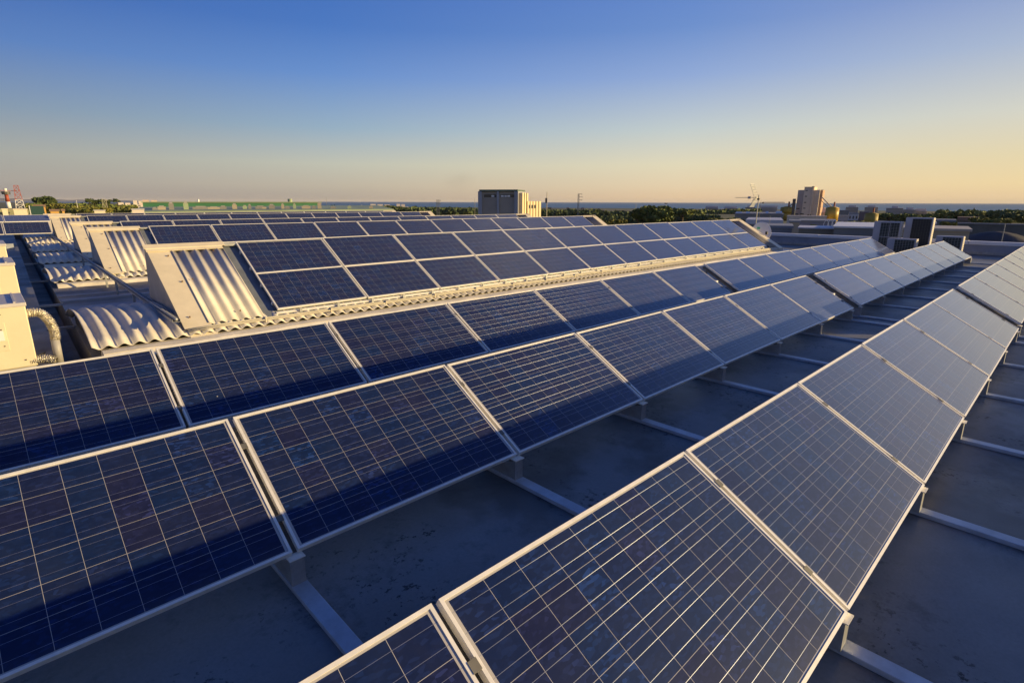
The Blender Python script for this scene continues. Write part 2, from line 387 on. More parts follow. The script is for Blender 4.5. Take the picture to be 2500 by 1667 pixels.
def panel(x, ytop, ztop, slope_s, tilt, label, group):
    """x centre; slope_s = distance of the panel's top edge below the row's top edge"""
    s = slope_s + PL + .004
    loc = (x, ytop - s*math.cos(tilt), ztop - s*math.sin(tilt))
    if not used[0]:
        used[0] = True; proto.location = loc; proto.rotation_euler = (tilt, 0, 0); proto['label'] = label; proto['group'] = group; return proto
    loc = (loc[0]+random.uniform(-.003, .003), loc[1]+random.uniform(-.003, .003), loc[2]+random.uniform(-.002, .002))
    return dup(proto, loc, label, group, (tilt+R(random.uniform(-.22, .22)), R(random.uniform(-.12, .12)), R(random.uniform(-.10, .10))))
ZT = -1.2987
rows = [('nearest', 1.302, .894), ('second', 3.4726, .9226), ('third', 5.7172, .965)]
COLX = 11.352
first_k = {'nearest': -1, 'second': -1, 'third': -1}
for nm, Y, X0 in rows:
    for i, k in enumerate(range(first_k[nm], 6)):
        panel(X0+(k+.5)*PIT, Y, ZT, 0, TILT, 'blue solar panel, %s from the left in the near stretch of the %s roof row' % (ORD[i], nm), 'solar panels of the flat roof rows')
    for k in range(8):
        panel(COLX+(k+.5)*PIT, Y, ZT, 0, TILT, 'pale reflecting solar panel, %s past the gap in the %s roof row' % (ORD[k], nm), 'solar panels of the flat roof rows')
# the row behind the photographer's right shoulder, whose shadow lies on the roof
for k in range(-1, 12):
    panel(X0-.05+(k+.5)*PIT, -2.42, ZT, 0, TILT, 'solar panel in the row beyond the right edge of the picture', 'solar panels outside the picture')

# ---- supports
def support(x, Y, label, w_=.078):
    yb = Y - math.cos(TILT); zb = ZT - math.sin(TILT)
    r = thing('panel_support', label, 'panel support', (x, yb, ZR+.032), (0, 0, 0), 'triangular panel supports')
    z0 = 0; zt = zb - (ZR+.032)                     # height of panel lower edge
    MB().prism([(.0, z0), (.012, z0), (.012, zt-.045), (.0, zt-.045)], -w_/2, w_/2).build('front_post', GALV, r)
    MB().prism([(.012, z0), (.36, z0), (.012, zt-.05)], -w_/2+.004, -w_/2+.010).build('gusset', GALV, r)
    MB().box(-w_/2-.004, w_/2+.004, -.012, .05, zt-.0448, zt-.039).build('head_plate', ALU, r)
    # sloping beam under the panel joint, clamps holding the two frames
    c, s = math.cos(TILT), math.sin(TILT)
    def P(a, n): return (a*c - n*s, zt + a*s + n*c)
    MB().prism([P(0.01, -.105), P(.97, -.105), P(.97, -T-.025), P(0.01, -T-.025)], -w_*.36, w_*.36).build('sloping_beam', BEAM, r)
    MB().box(-.03, .03, .80, .84, 0, zt + .80*math.tan(TILT) - .09).build('rear_post', GALV, r)
    for a in (.22, .76):
        MB().prism([P(a-.02, -.002), P(a+.02, -.002), P(a+.02, .003), P(a-.02, .003)], -.017, .017).build('clamp', BEAM, r)
    return r
xs_near = [k for k in range(-1, 7)]
def rail(x, idx, label):
    o = MB().box(x-.044, x+.044, -3.9, 6.1, ZR+.001, ZR+.032).build('mounting_rail', RAILM, bevel=.004)
    tag(o, label, 'mounting rail', 'mounting rails across the roof'); return o
for k in range(-1, 7):
    xr = rows[1][2]+k*PIT+(0 if k < 6 else -.04)
    rail(xr, k, 'flat grey mounting rail, %s from the left on the roof, running under all rows' % ORD[k+1])
for k in range(0, 9):
    rail(COLX+k*PIT+(.04 if k == 0 else (-.04 if k == 8 else 0)), k, 'flat grey mounting rail on the far roof, %s past the row gap' % ORD[k])
for nm, Y, X0 in rows:
    for k in range(-1, 7):
        support(X0+k*PIT+(0 if k < 6 else -.04), Y, 'grey steel support under panel joint %s from the left in the %s row' % (ORD[k+1], nm))
    for k in range(0, 9):
        support(COLX+k*PIT+(.04 if k == 0 else (-.04 if k == 8 else 0)), Y, 'grey steel support under joint %s past the gap in the %s row' % (ORD[k], nm))

# ---------------------------------------------------------------- shed bays
def corr(x0, x1, prof, amp=.024, pitch=.177, th=.007, n=8, ph=0.):
    """corrugated sheet: ribs run along prof (list of (y,z)); waves run along x"""
    nx = max(8, int((x1-x0)/pitch*n)); ny = len(prof); v = []; f = []
    nor = []
    for j in range(ny):
        a = prof[max(j-1, 0)]; b = prof[min(j+1, ny-1)]; d = math.hypot(b[0]-a[0], b[1]-a[1]) or 1
        nor.append((-(b[1]-a[1])/d, (b[0]-a[0])/d))
    for lay in (0, 1):
        for j in range(ny):
            for i in range(nx+1):
                x = x0+(x1-x0)*i/nx
                hgt = amp*math.cos(2*math.pi*(x-x0)/pitch+ph) + (th if lay == 0 else 0)
                v.append((x, prof[j][0]+nor[j][0]*hgt, prof[j][1]+nor[j][1]*hgt))
    W = nx+1; O = W*ny
    for j in range(ny-1):
        for i in range(nx):
            a = j*W+i; f.append((a, a+1, a+W+1, a+W)); f.append((O+a+W, O+a+W+1, O+a+1, O+a))
    for i in range(nx):
        f.append((i, O+i, O+i+1, i+1)); a = (ny-1)*W+i; f.append((a+1, O+a+1, O+a, a))
    for j in range(ny-1):
        a = j*W; f.append((a+W, O+a+W, O+a, a)); a = j*W+nx; f.append((a, O+a, O+a+W, a+W))
    mb_ = MB(); mb_.v = v; mb_.f = f; return mb_
def vault_prof(y0, z0, wd, rise, n):
    # circular arc through (y0,z0) and (y0+wd,z0)
    r = (wd*wd/4+rise*rise)/(2*rise); cy = y0+wd/2; cz = z0+rise-r; a = math.asin(wd/2/r)
    return [(cy - r*math.sin(a-2*a*i/n), cz + r*math.cos(a-2*a*i/n)) for i in range(n+1)]
bays = [(8.81, 1, 'nearest'), (17.02, 1, 'second'), (22.35, 1, 'third'), (27.7, 0, 'fourth'), (33.05, 1, 'fifth'), (38.35, 1, 'sixth')]
ZV = -1.90
LTOT = 23.7
shedn = 0
for bi, (y0, has, word) in enumerate(bays):
    x0 = bx(y0)
    v = thing('corrugated_vault', 'curved corrugated roof strip of the %s bay, its bare left end by the dark gutter' % word, 'roof strip', (x0, y0, ZR), group='corrugated vaults')
    n = 10 if bi < 2 else 6
    vw, vr = (2.9, .27) if bi == 0 else (2.3, .21)
    pf = vault_prof(0, ZV-ZR, vw, vr, n)
    o = corr(0, LTOT, pf, n=10 if bi < 3 else 6).build('corrugated_sheet', FIBRE, v, smooth=True)
    # membrane upstand under the eaves edge
    U = MB(); steps = 60; pts = []
    for i in range(steps+1):
        x = .10+(LTOT+.35-.10)*i/steps; wv = .012*math.sin(i*2.1)+.009*math.sin(i*.9+1+bi)
        pts.append([(x, -.25+wv, 0.0), (x, -.16+wv, .075+wv*.4), (x, -.06, .097+wv*.25), (x, .06, .098), (x, .10, 0)])
    k0 = 0
    for ring in pts: U.v += ring
    for i in range(steps):
        for j in range(4): a = i*5+j; U.f.append((a, a+5, a+6, a+1))
    U.f.append((0, 1, 2, 3, 4)); U.f.append(tuple(steps*5+j for j in (4, 3, 2, 1, 0)))
    U.build('eaves_membrane', MEMB, v, smooth=False)
    # end wall under the sheet, coloured dark like the shaded gap there
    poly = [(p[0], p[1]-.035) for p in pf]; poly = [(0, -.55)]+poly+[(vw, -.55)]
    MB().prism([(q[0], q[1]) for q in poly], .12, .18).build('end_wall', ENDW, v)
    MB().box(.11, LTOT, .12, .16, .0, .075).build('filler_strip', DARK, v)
    if not has: continue
    # ---- shed on top
    s_lab = {'nearest': 'nearest', 'second': 'second', 'third': 'third', 'fifth': 'fourth', 'sixth': 'farthest'}[word]
    top_y = 1.95; top_z = -.71-ZR; ti = R(30.3) if bi == 0 else R(30)
    c, s = math.cos(ti), math.sin(ti)
    def S(a, nrm=0.): return (top_y - a*c - nrm*s, top_z - a*s + nrm*c)   # a = distance down the slope
    sh = thing('roof_shed', '%s cream wedge-shaped roof shed with panels, ribbed strip at its left end' % s_lab, 'roof shed', (x0, y0, ZR), group='wedge-shaped roof sheds')
    xl, xf, xc, xp = 1.14, 1.50, 2.30, 2.52
    xpe = xp + 12*PIT
    low = S(2.06, -.09)
    backb = (top_y+.33, .40)
    def side(x, th):
        return MB().prism([S(2.10, -.06), S(-.02, -.05), (top_y+.14, top_z-.02), backb, (.35, .14)], x, x+th)
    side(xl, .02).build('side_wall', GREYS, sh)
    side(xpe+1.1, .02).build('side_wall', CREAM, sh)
    # substrate slope
    MB().prism([S(2.08, -.11), S(0, -.11), S(0, -.085), S(2.08, -.085)], xl+.02, xpe+1.1).build('slope_sheet', pm('slope backing %d' % bi, (.17, .19, .22), .6, 0, .3, 4), sh)
    MB().prism([(top_y+.02, top_z-.06), (top_y+.05, top_z-.06), (backb[0]+.02, backb[1]), (backb[0]-.02, backb[1])], xl+.02, xpe+1.1).build('back_wall', GREYS, sh)
    MB().prism([S(2.14, -.05), S(.05, -.05), S(.05, -.035), S(2.14, -.035)], xl-.012, xf).build('flashing', CREAM, sh)
    a = S(2.36, -.045); b_ = S(2.14, -.045)
    if bi != 2: MB().prism([S(2.46, -.075), S(2.25, -.075), S(2.25, -.06), S(2.46, -.06)], xl+.02, xf+.03).build('eaves_plate', CREAM, sh)
    corr(xf-.03, xc, [S(2.08, -.05), S(.05, -.05)], n=14).build('ribbed_strip', FIBRE, sh, smooth=True)
    SCW = MB()
    for xx, aa in ((xf-.10, 1.02), (xf+.06, .98), (xl+.12, 1.9), (xf+.48, 1.9), (xf+.60, .22), (xl+.25, .3)):
        q = S(aa, -.012); SCW.box(xx-.009, xx+.009, q[0]-.009, q[0]+.009, q[1]-.02, q[1]+.004)
    SCW.build('fixing_screws', RUST, sh)
    # ridge cap
    MB().prism([S(.10, .0), S(-.02, .0), (top_y+.17, top_z-.02), (top_y+.17, top_z-.05), S(-.02, -.03), S(.10, -.012)], xl-.05, xc+.03).build('ridge_cap', CREAM, sh, bevel=.004)
    MB().prism([S(.16, -.012), S(.085, -.012), S(.085, -.001), S(.16, -.028)], xl-.03, xc-.02).build('ridge_drip', CREAM, sh)
    MB().prism([(top_y-.04, top_z-.075), (top_y+.12, top_z-.075), (top_y+.12, top_z-.03), (top_y-.04, top_z-.03)], xc+.035, xpe+.9).build('ridge_capping', GALV, sh)
    # right end strip and verge
    corr(xpe+.06, xpe+.75, [S(2.08, -.05), S(.05, -.05)], amp=.045, n=8).build('ribbed_strip', FIBRED, sh, smooth=True)
    MB().prism([S(2.25, -.05), S(-.04, -.05), S(-.04, .0), S(2.25, .0)], xpe+.76, xpe+1.14).build('verge_trim', CREAM, sh)
    MB().prism([S(.10, .0), S(-.02, .0), (top_y+.17, top_z-.02), (top_y+.17, top_z-.05), S(-.02, -.03), S(.10, -.012)], xpe+.03, xpe+1.14).build('ridge_cap', CREAM, sh)
    # mounting rails for panels
    for a_ in (.28, .78, 1.28, 1.78):
        MB().prism([S(a_-.02, -.083), S(a_+.02, -.083), S(a_+.02, -T-.003), S(a_-.02, -T-.003)], xp, xpe).build('panel_rail', ALU, sh)
    MB().prism([S(2.055, -.07), S(2.02, -.07), S(2.02, -.045), S(2.055, -.045)], xp-.02, xpe+.02).build('eaves_rail', ALU, sh)
    if bi == 0:
        for i in range(30):
            xx = xp+.35+i*.68
            q = S(2.03, -.02); MB().box(xx, xx+.045, q[0]-.045, q[0]-.02, q[1]-.06, q[1]+.012).build('clip', GALV, sh)
        tb = MB()
        pts = []
        for i in range(40):
            x = xl+.02+i*.55; q = S(2.17, -.0)
            pts.append((x, q[0]+.012*math.sin(i*1.3), q[1]-.02+.012*math.sin(i*.8)+(.02 if i > 3 else -.0)))
        tag_pts = [(p[0]+x0, p[1]+y0, p[2]+ZR) for p in pts]
        o = MB().tube(tag_pts, .016, 6).build('conduit', CABLE, smooth=True)
        tag(o, 'upper tan conduit draped along the eaves of the nearest shed', 'conduit', 'conduits along the nearest shed')
        o = MB().tube([(p[0], p[1]-.036, p[2]-.022) for p in tag_pts], .014, 6).build('conduit', CABLE, smooth=True)
        tag(o, 'lower tan conduit draped along the eaves of the nearest shed', 'conduit', 'conduits along the nearest shed')
        for i in range(1, 10):
            p = pts[i*2]; MB().box(p[0]-.007, p[0]+.007, p[1]-.055, p[1]+.02, p[2]-.06, p[2]+.019).build('conduit_clip', CREAM, sh)
    for tier in ((0, 1) if bi == 0 else (0,)):
        for k in range(12):
            lab = ('blue solar panel, %s from the left in the %s tier on the nearest roof shed' % (ORD[k], ('upper', 'lower')[tier])) if bi == 0 else \
                  'blue solar panel, %s from the left along the top of the %s roof shed' % (ORD[k], s_lab)
            P_ = S(0)
            panel(x0+xp+(k+.5)*PIT, y0+top_y, ZR+top_z, tier*1.0, ti, lab, 'solar panels on the roof sheds')
    shedn += 1

# cable tray passing the left ends of the sheds
tr = thing('cable_tray', 'long grey metal cable tray running away past the left ends of the roof sheds', 'cable tray', (0, 0, 0))
def tx(y): return bx(y)+1.00
ys = [8.95, 52]
tz = -1.66
for a, b_, c_, d_ in ((-.05, .05, -.005, .0), (-.05, -.046, .0, .035), (.046, .05, .0, .035)):
    y1, y2 = 8.72, 44
    MB().hexa([(tx(y1)+a, y1, tz+c_), (tx(y1)+b_, y1, tz+c_), (tx(y2)+b_, y2, tz+c_), (tx(y2)+a, y2, tz+c_),
               (tx(y1)+a, y1, tz+d_), (tx(y1)+b_, y1, tz+d_), (tx(y2)+b_, y2, tz+d_), (tx(y2)+a, y2, tz+d_)]).build('tray_side', GALV, tr)
MB().tube([(tx(y)+0, y, tz+.03) for y in (8.74, 20, 44)], .026, 10).build('tray_cover', GALV, tr, smooth=True)
for y in (12.3, 14.5, 16.2, 21.3, 26.5, 31.8, 37.0):
    MB().box(tx(y)-.02, tx(y)+.02, y-.02, y+.02, ZR, tz).build('tray_leg', GALV, tr)

# stepped flashings on the flat strip between the nearest and second bays
for i, (ya, yb, h, lb) in enumerate(((12.1, 12.55, .16, 'low pale step of flashing behind the nearest corrugated vault'), (14.2, 14.38, .05, 'thin pale flashing strip across the flat gutter between the first two bays'), (15.1, 15.22, .03, 'thinnest flashing strip in front of the second corrugated vault'))):
    o = MB().hexa([(bx(ya)+.02, ya, ZR), (bx(ya)+24, ya, ZR), (bx(yb)+24, yb, ZR), (bx(yb)+.02, yb, ZR),
                   (bx(ya)+.02, ya, ZR+h), (bx(ya)+24, ya, ZR+h), (bx(yb)+24, yb, ZR+h), (bx(yb)+.02, yb, ZR+h)]).build('roof_flashing', pm('flashing membrane %d' % i, (.33, .34, .37), .6, 0, .3, 2))
    tag(o, lb, 'flashing')
# rubble and brackets in the dark gutter
for i, y in enumerate((11.4, 14.1, 18.6, 24)):
    o = MB().box(bx(y)-.36, bx(y)+.02, y-.03, y+.03, ZR-.02, ZR+.02).build('gutter_crossbar', GREYS)
    tag(o, 'grey crossbar bridging the dark gutter, %s from the camera' % ORD[i], 'crossbar', 'gutter crossbars')

# ---------------------------------------------------------------- far left panel rows
for r_, (yt, zt, ti, n) in enumerate(((34.5, -.96, R(30), 2), (35.52, -.665, R(16), 2))):
    for k in range(-1, n):
        panel(.80+r_*.10+(k-.5)*PIT+.0, yt, zt, 0, ti, 'small distant solar panel at the far left, %s row, %s from the left' % (('lower', 'upper grey')[r_], ORD[k+1]), 'distant panels at the far left')
o = MB().box(-6, bx(33)-.5, 32.2, 32.35, ZR, ZR+.22).build('roof_kerb', pm('kerb paint', (.34, .37, .42), .6, 0, .3, 2)); tag(o, 'low blue-grey kerb across the roof before the distant left panels', 'kerb')
sup = thing('panel_trestle', 'dark trestle carrying the distant left panels', 'trestle', (-.5, 34, ZR))
for xx in (-2.2, -.6, .9): MB().bar((xx, -.4, 0), (xx, -.4, .5), .04).build('leg', GALV, sup); MB().bar((xx, 1.7, 0), (xx, 1.7, 1.1), .04).build('leg', GALV, sup)
MB().box(-2.6, 1.1, -.42, -.38, .44, .50).build('cross_beam', GALV, sup)

# ---------------------------------------------------------------- HVAC boxes at the left
def hvac(x1, y0, y1, ztop, label, lower=True):
    wd = 1.5
    r = thing('air_handling_unit', label, 'air handler', (x1, y0, ZR), group='ivory air handlers')
    H = ztop-ZR
    MB().box(-wd, 0, 0, y1-y0, .05, H-.012).build('casing', HVAC, r, bevel=.012)
    MB().box(-wd-.01, .012, -.012, y1-y0+.01, H-.045, H).build('roof_lid', HVTOP, r, bevel=.006)
    MB().box(-wd+.1, -.22, -.006, 0, .28, H-.22).build('access_panel', HVAC, r, bevel=.003)
    for px, pz in ((-.26, .34), (-.26, H-.3), (-.26, H*.55), (-.30, H-.12), (-.24, H-.12), (-.10, .14)):
        MB().box(px-.006, px+.006, -.012, -.006, pz-.006, pz+.006).build('screw', BLACKM, r)
    for xx in (-.42, -.10): MB().box(xx, xx+.02, .02, y1-y0-.04, H, H+.014).build('lid_rib', HVTOP, r)
    MB().box(-wd, 0, .1, y1-y0-.1, 0, .05).build('plinth', GREYS, r)
    return r
hvac(.245, 8.75, 9.72, -1.19, 'large ivory air handler, nearest box at the left edge, with ribbed grey lid')
hvac(.30, 11.45, 12.6, -.93, 'second ivory air handler at the left edge, just behind the nearest one')
hvac(.31, 14.3, 15.6, -.80, 'third ivory air handler at the left edge, mostly hidden by the one before it')
lb = MB().box(-.10+.0, .0, 8.728, 8.742, -1.62, -1.50); o = lb.build('nameplate', WHITE); tag(o, 'small white blank plate on the nearest ivory air handler', 'plate')
# foil ducts
def duct(pts, r, label):
    P_ = [Vector(p) for p in pts]; out = []
    for i in range(len(P_)-1):
        p0, p1, p2, p3 = P_[max(i-1, 0)], P_[i], P_[i+1], P_[min(i+2, len(P_)-1)]
        for j in range(10):
            t = j/10; out.append(.5*((2*p1)+(-p0+p2)*t+(2*p0-5*p1+4*p2-p3)*t*t+(-p0+3*p1-3*p2+p3)*t**3))
    out.append(P_[-1])
    m = MB(); k0 = 0; n = 14; prev = None
    dense = []
    for i in range(len(out)-1):
        for j in range(3): dense.append(out[i].lerp(out[i+1], j/3))
    dense.append(out[-1]); out = dense
    for i, p in enumerate(out):
        t = (out[min(i+1, len(out)-1)]-out[max(i-1, 0)]).normalized()
        a = t.orthogonal().normalized() if prev is None else (prev-t*prev.dot(t)).normalized(); prev = a; b = t.cross(a)
        for j in range(n):
            rr = r*(1+.09*(1 if (i//2) % 2 else -1)+random.uniform(-.07, .07)); an = 2*math.pi*j/n
            m.v.append(tuple(p+a*rr*math.cos(an)+b*rr*math.sin(an)))
    for i in range(len(out)-1):
        for j in range(n): q = i*n+j; q1 = i*n+(j+1) % n; m.f.append((q, q1, q1+n, q+n))
    o = m.build('foil_duct', FOIL, smooth=False); tag(o, label, 'duct', 'crinkled foil ducts'); return o
duct([(.20, 8.95, -1.36), (.36, 8.95, -1.36), (.44, 8.93, -1.47), (.47, 8.9, -1.60), (.465, 8.88, -1.72)], .052, 'crinkled foil duct arching out of the nearest air handler')
duct([(.18, 8.80, -1.93), (.32, 8.78, -1.92), (.42, 8.74, -1.96)], .05, 'short foil duct lying on the roof beside the nearest air handler')
o = MB().tube([(.46, 8.88, -1.70), (.455, 8.86, -2.02)], .046, 14).build('duct_stub', GREYS, smooth=True); tag(o, 'short grey vertical duct stub under the arching foil duct', 'duct stub')
for i, (x, y, s_) in enumerate(((.40, 10.9, .10), (.50, 13.0, .14))):
    pass
o = MB().tube([(.24, 9.25, -1.98), (.34, 9.30, -1.96), (.30, 9.42, -2.0), (.36, 9.50, -1.99)], .012, 6).build('loose_cable', BLACKM, smooth=True); tag(o, 'loose black cable on the roof inside the duct arch', 'cable')

# ---------------------------------------------------------------- condensers at the far end
def condenser(x, y0, y1, ztop, label, dark=False, two=False):
    H = ztop-ZR; W = y1-y0
    r = thing('condenser_unit', label, 'condenser', (x, y0, ZR), group='outdoor condensers')
    MB().box(0, .36, 0, W, .06, H).build('casing', UNITW, r, bevel=.012)
    g0, g1 = .06, W*.74
    MB().box(-.006, 0, g0, g1, .12, H-.05).build('coil_face', BLACKM if dark else COIL, r)
    g = MB(); nz = int((H-.17)/.06)
    for i in range(nz+1):
        z = .12+(H-.17)*i/nz; g.box(-.016, -.009, g0, g1, z-.004, z+.004)
    ny = int((g1-g0)/.085)
    for i in range(ny+1):
        y = g0+(g1-g0)*i/ny; g.box(-.0155, -.0095, y-.004, y+.004, .12, H-.05)
    g.build('guard_grille', STEELD if dark else GRILL, r)
    if two: MB().box(-.02, -.017, (g0+g1)/2-.009, (g0+g1)/2+.009, .12, H-.05).box(-.0165, -.005, g0, g1, H*.52-.01, H*.52+.01).build('grille_bar', UNITW, r)
    lv = MB()
    for i in range(int(H/.07)-1): lv.box(.05, .31, -.012, 0, .1+i*.07, .13+i*.07)
    lv.build('side_louvre', CREAM, r)
    for yy in (.1, W-.1): MB().box(.02, .34, yy-.03, yy+.03, 0, .06).build('foot', GALV, r)
    return r
condenser(27.2, 5.30, 6.27, -.745, 'tall two-fan outdoor condenser with pale cross bars on its grille, left of the dark one', two=True)
condenser(27.6, 4.33, 5.26, -.575, 'tallest outdoor condenser with an almost black grille', dark=True)
condenser(26.0, 4.49, 5.44, -1.35, 'low outdoor condenser in front of the two tall ones')
condenser(27.0, 3.21, 4.06, -1.235, 'low outdoor condenser standing alone at the right of the tall ones')

# ---------------------------------------------------------------- dish, mast, antennas
ms = thing('antenna_mast', 'thin steel mast behind the right end of the nearest shed', 'mast', (25.0, 10.30, ZR))
MB().tube([(0, 0, 0), (0, .0, 2.36)], .022, 8).build('pole', GALV, ms); MB().box(-.04, .04, -.05, .05, 2.14, 2.22).build('pole_clamp', STEELD, ms)
MB().tube([(0, -.12, 1.2), (0, -.12, 2.1)], .007, 6).build('coax', BLACKM, ms)
ya = thing('yagi_antenna', 'grey television aerial with two folded reflector wings, high on the mast', 'antenna', (25.0, 10.36, .215))
MB().tube([(0, .0, 0), (0, .98, .0)], .011, 6).build('boom', GALV, ya)
for i in range(7):
    y = .36+i*.10; MB().bar((-.11, y, 0), (.11, y, 0), .008).build('director', GALV, ya); MB().bar((0, y, -.022), (0, y, .035), .010).build('clip', GALV, ya)
MB().box(-.05, .05, .28, .40, -.05, .05).build('dipole_box', UNITW, ya)
for sgn in (1, -1):
    wg = MB(); L_ = .62 if sgn > 0 else .42; ang = R(62)
    for i in range(9):
        t = i/8; p = (0, .05+L_*t*math.cos(ang)*.8, sgn*(.02+L_*t*math.sin(ang))); wg.bar((-.22, p[1], p[2]), (.22, p[1], p[2]), .016)
    for xx in (-.2, -.07, .07, .2): wg.bar((xx, .05, sgn*.02), (xx, .05+L_*math.cos(ang)*.8, sgn*(.02+L_*math.sin(ang))), .014)
    wg.build('reflector_wing', GALV, ya)
y2 = thing('small_antenna', 'thin straight aerial pointing right, lower on the mast', 'antenna', (25.0, 10.25, -.01))
MB().tube([(0, 0, 0), (0, -1.08, .0)], .009, 6).build('boom', GALV, y2); MB().box(-.03, .03, -.20, -.14, -.03, .03).build('junction_box', STEELD, y2)
MB().tube([(0, -.14, .03), (0, -1.05, .035)], .008, 6).build('element', GALV, y2)
dish = thing('satellite_dish', 'white satellite dish with a small green sign, at the foot of the antenna mast', 'satellite dish', (25.0, 10.03, -1.28))
dm = MB(); nr, na = 8, 36
for i in range(nr+1):
    rr = .41*i/nr
    for j in range(na):
        a_ = 2*math.pi*j/na; dm.v.append((rr*math.cos(a_), rr*1.12*math.sin(a_), .42*rr*rr))
for i in range(nr):
    for j in range(na): q = i*na+j; q1 = i*na+(j+1) % na; dm.f.append((q, q1, q1+na, q+na))
o = dm.build('reflector', WHITE, dish, smooth=True)
o.rotation_euler = Vector((-.62, -.45, .25)).to_track_quat('Z', 'Y').to_euler()
md = o.modifiers.new('solid', 'SOLIDIFY'); md.thickness = .012
sg = MB().box(-.06, .06, -.045, .045, .0, .004).build('sign_plate', SIGNG, dish)
sg.location = (-.16, .06, .19); sg.rotation_euler = Vector((-1, -.35, .2)).to_track_quat('Z', 'Y').to_euler()
MB().tube([(-.05, -.1, -.42), (-.52, -.46, -.02)], .010, 6).build('feed_arm', GALV, dish)
MB().box(-.58, -.50, -.50, -.42, -.05, .07).build('feed_horn', BLACKM, dish)
MB().tube([(.1, .15, -.05), (.02, .25, -.70)], .02, 6).build('bracket', GALV, dish)

# small brackets seen through the gaps of the rows
for i, y in enumerate((3.05, 5.3)):
    t_ = thing('junction_box', 'small pale junction box under the row gap, %s of two' % ('nearer', 'farther')[i], 'junction box', (11.12, y, ZR), group='junction boxes in the row gap')
    MB().box(-.05, .05, -.04, .04, .30, .42).build('box', WHITE, t_, bevel=.005); MB().box(-.012, .012, -.012, .012, 0, .30).build('post', GALV, t_)

# ---------------------------------------------------------------- far surroundings
HT = [(0, 499.5), (400, 497), (800, 494), (1130, 492.3), (1500, 492.7), (1800, 498), (2062, 503), (2500, 507)]
HP = lambda u: 487.4+.0058*u                          # level line of this camera
def htrue(u): return float(np.interp(u, [a for a, b in HT], [b for a, b in HT]))
def XY(u, d):
    v = cF + cR*((u-1250)/F_PX) + cU*((833.5-HP(u))/F_PX); h = Vector((v.x, v.y, 0)).normalized(); return h*d
def ZZ(u, v, d):                                      # height for something seen v rows down at distance d
    vv = v - htrue(u) + HP(u)
    q = cF + cR*((u-1250)/F_PX) + cU*((833.5-vv)/F_PX); return q.z*d/math.hypot(q.x, q.y)
def AZ(u): p = XY(u, 1); return math.atan2(p.y, p.x)
ZG = -10.0
def ground_mat():
    m, nt, b = new_mat('fields'); L = nt.links; tc = N(nt, 'ShaderNodeTexCoord')
    n1 = N(nt, 'ShaderNodeTexNoise'); n1.inputs['Scale'].default_value = .02; n1.inputs['Detail'].default_value = 6; L.new(tc.outputs['Object'], n1.inputs['Vector'])
    vo = N(nt, 'ShaderNodeTexVoronoi'); vo.inputs['Scale'].default_value = .012; L.new(tc.outputs['Object'], vo.inputs['Vector'])
    cr = N(nt, 'ShaderNodeValToRGB'); s_ = N(nt, 'ShaderNodeSeparateColor'); L.new(vo.outputs['Color'], s_.inputs[0]); L.new(s_.outputs[0], cr.inputs[0])
    e = cr.color_ramp; e.elements[0].color = (.055, .075, .022, 1); e.elements[1].color = (.16, .13, .06, 1)
    q = e.elements.new(.5); q.color = (.09, .10, .03, 1)
    mr = N(nt, 'ShaderNodeMapRange'); mr.inputs[1].default_value = .4; mr.inputs[2].default_value = .6; mr.inputs[4].default_value = .6; L.new(n1.outputs[0], mr.inputs[0])
    L.new(mixc(nt, mr.outputs[0], cr.outputs[0], (.05, .055, .025)), b.inputs['Base Color']); b.inputs['Roughness'].default_value = .9
    return m
g = MB(); g.v = [(-6000, -6000, ZG), (6000, -6000, ZG), (6000, 6000, ZG), (-6000, 6000, ZG)]; g.f = [(0, 1, 2, 3)]
# land: a polygon reaching the shoreline; beyond it the sea
g = MB(); shore = []
for u, d in ((-900, 9000), (-300, 6000), (60, 3800), (330, 2600), (560, 1700), (800, 1250), (1130, 1050), (1500, 980), (1800, 950), (2100, 900), (2500, 900), (3200, 950)):
    p = XY(u, d); shore.append((p.x, p.y, ZG))
g.face([(-8000, -3000, ZG), (0, -4000, ZG), (3000, -3000, ZG)]+shore[::-1]+[(-9000, 6000, ZG)])
struct(g.build('ground', ground_mat()))
m, nt2, b = new_mat('sea water'); b.inputs['Base Color'].default_value = (.06, .15, .22, 1); b.inputs['Roughness'].default_value = .5; b.inputs['Specular IOR Level'].default_value = .3
tc = N(nt2, 'ShaderNodeTexCoord'); wv = N(nt2, 'ShaderNodeTexNoise'); wv.inputs['Scale'].default_value = .25; wv.inputs['Detail'].default_value = 4
nt2.links.new(tc.outputs['Object'], wv.inputs['Vector']); bp = N(nt2, 'ShaderNodeBump'); bp.inputs['Strength'].default_value = .3; bp.inputs['Distance'].default_value = .6
nt2.links.new(wv.outputs[0], bp.inputs['Height']); nt2.links.new(bp.outputs[0], b.inputs['Normal'])
g = MB(); g.face([(-24000, -24000, ZG-1.5), (24000, -24000, ZG-1.5), (24000, 24000, ZG-1.5), (-24000, 24000, ZG-1.5)])
struct(g.build('sea', m))
# far hills at the left
HILL = pm('far hills', (.16, .17, .19), .9, 0, .3, .001)
hl = MB(); k = 40; prev = None
for i in range(k+1):
    u = -200+i*(560)/k; d = 9000; p = XY(u, d); t = i/k
    hgt = ZG+8+ (44*(1-t)**.7)*(.8+.2*math.sin(i*.9)+.12*math.sin(i*2.3))
    q = XY(u, d+2500); hl.v += [(p.x, p.y, ZG-1.4), (p.x*1.06, p.y*1.06, hgt), (q.x, q.y, ZG-1.4)]
for i in range(k):
    for j in (0, 1): a = i*3+j; hl.f.append((a, a+1, a+4, a+3))
struct(hl.build('hills', HILL))

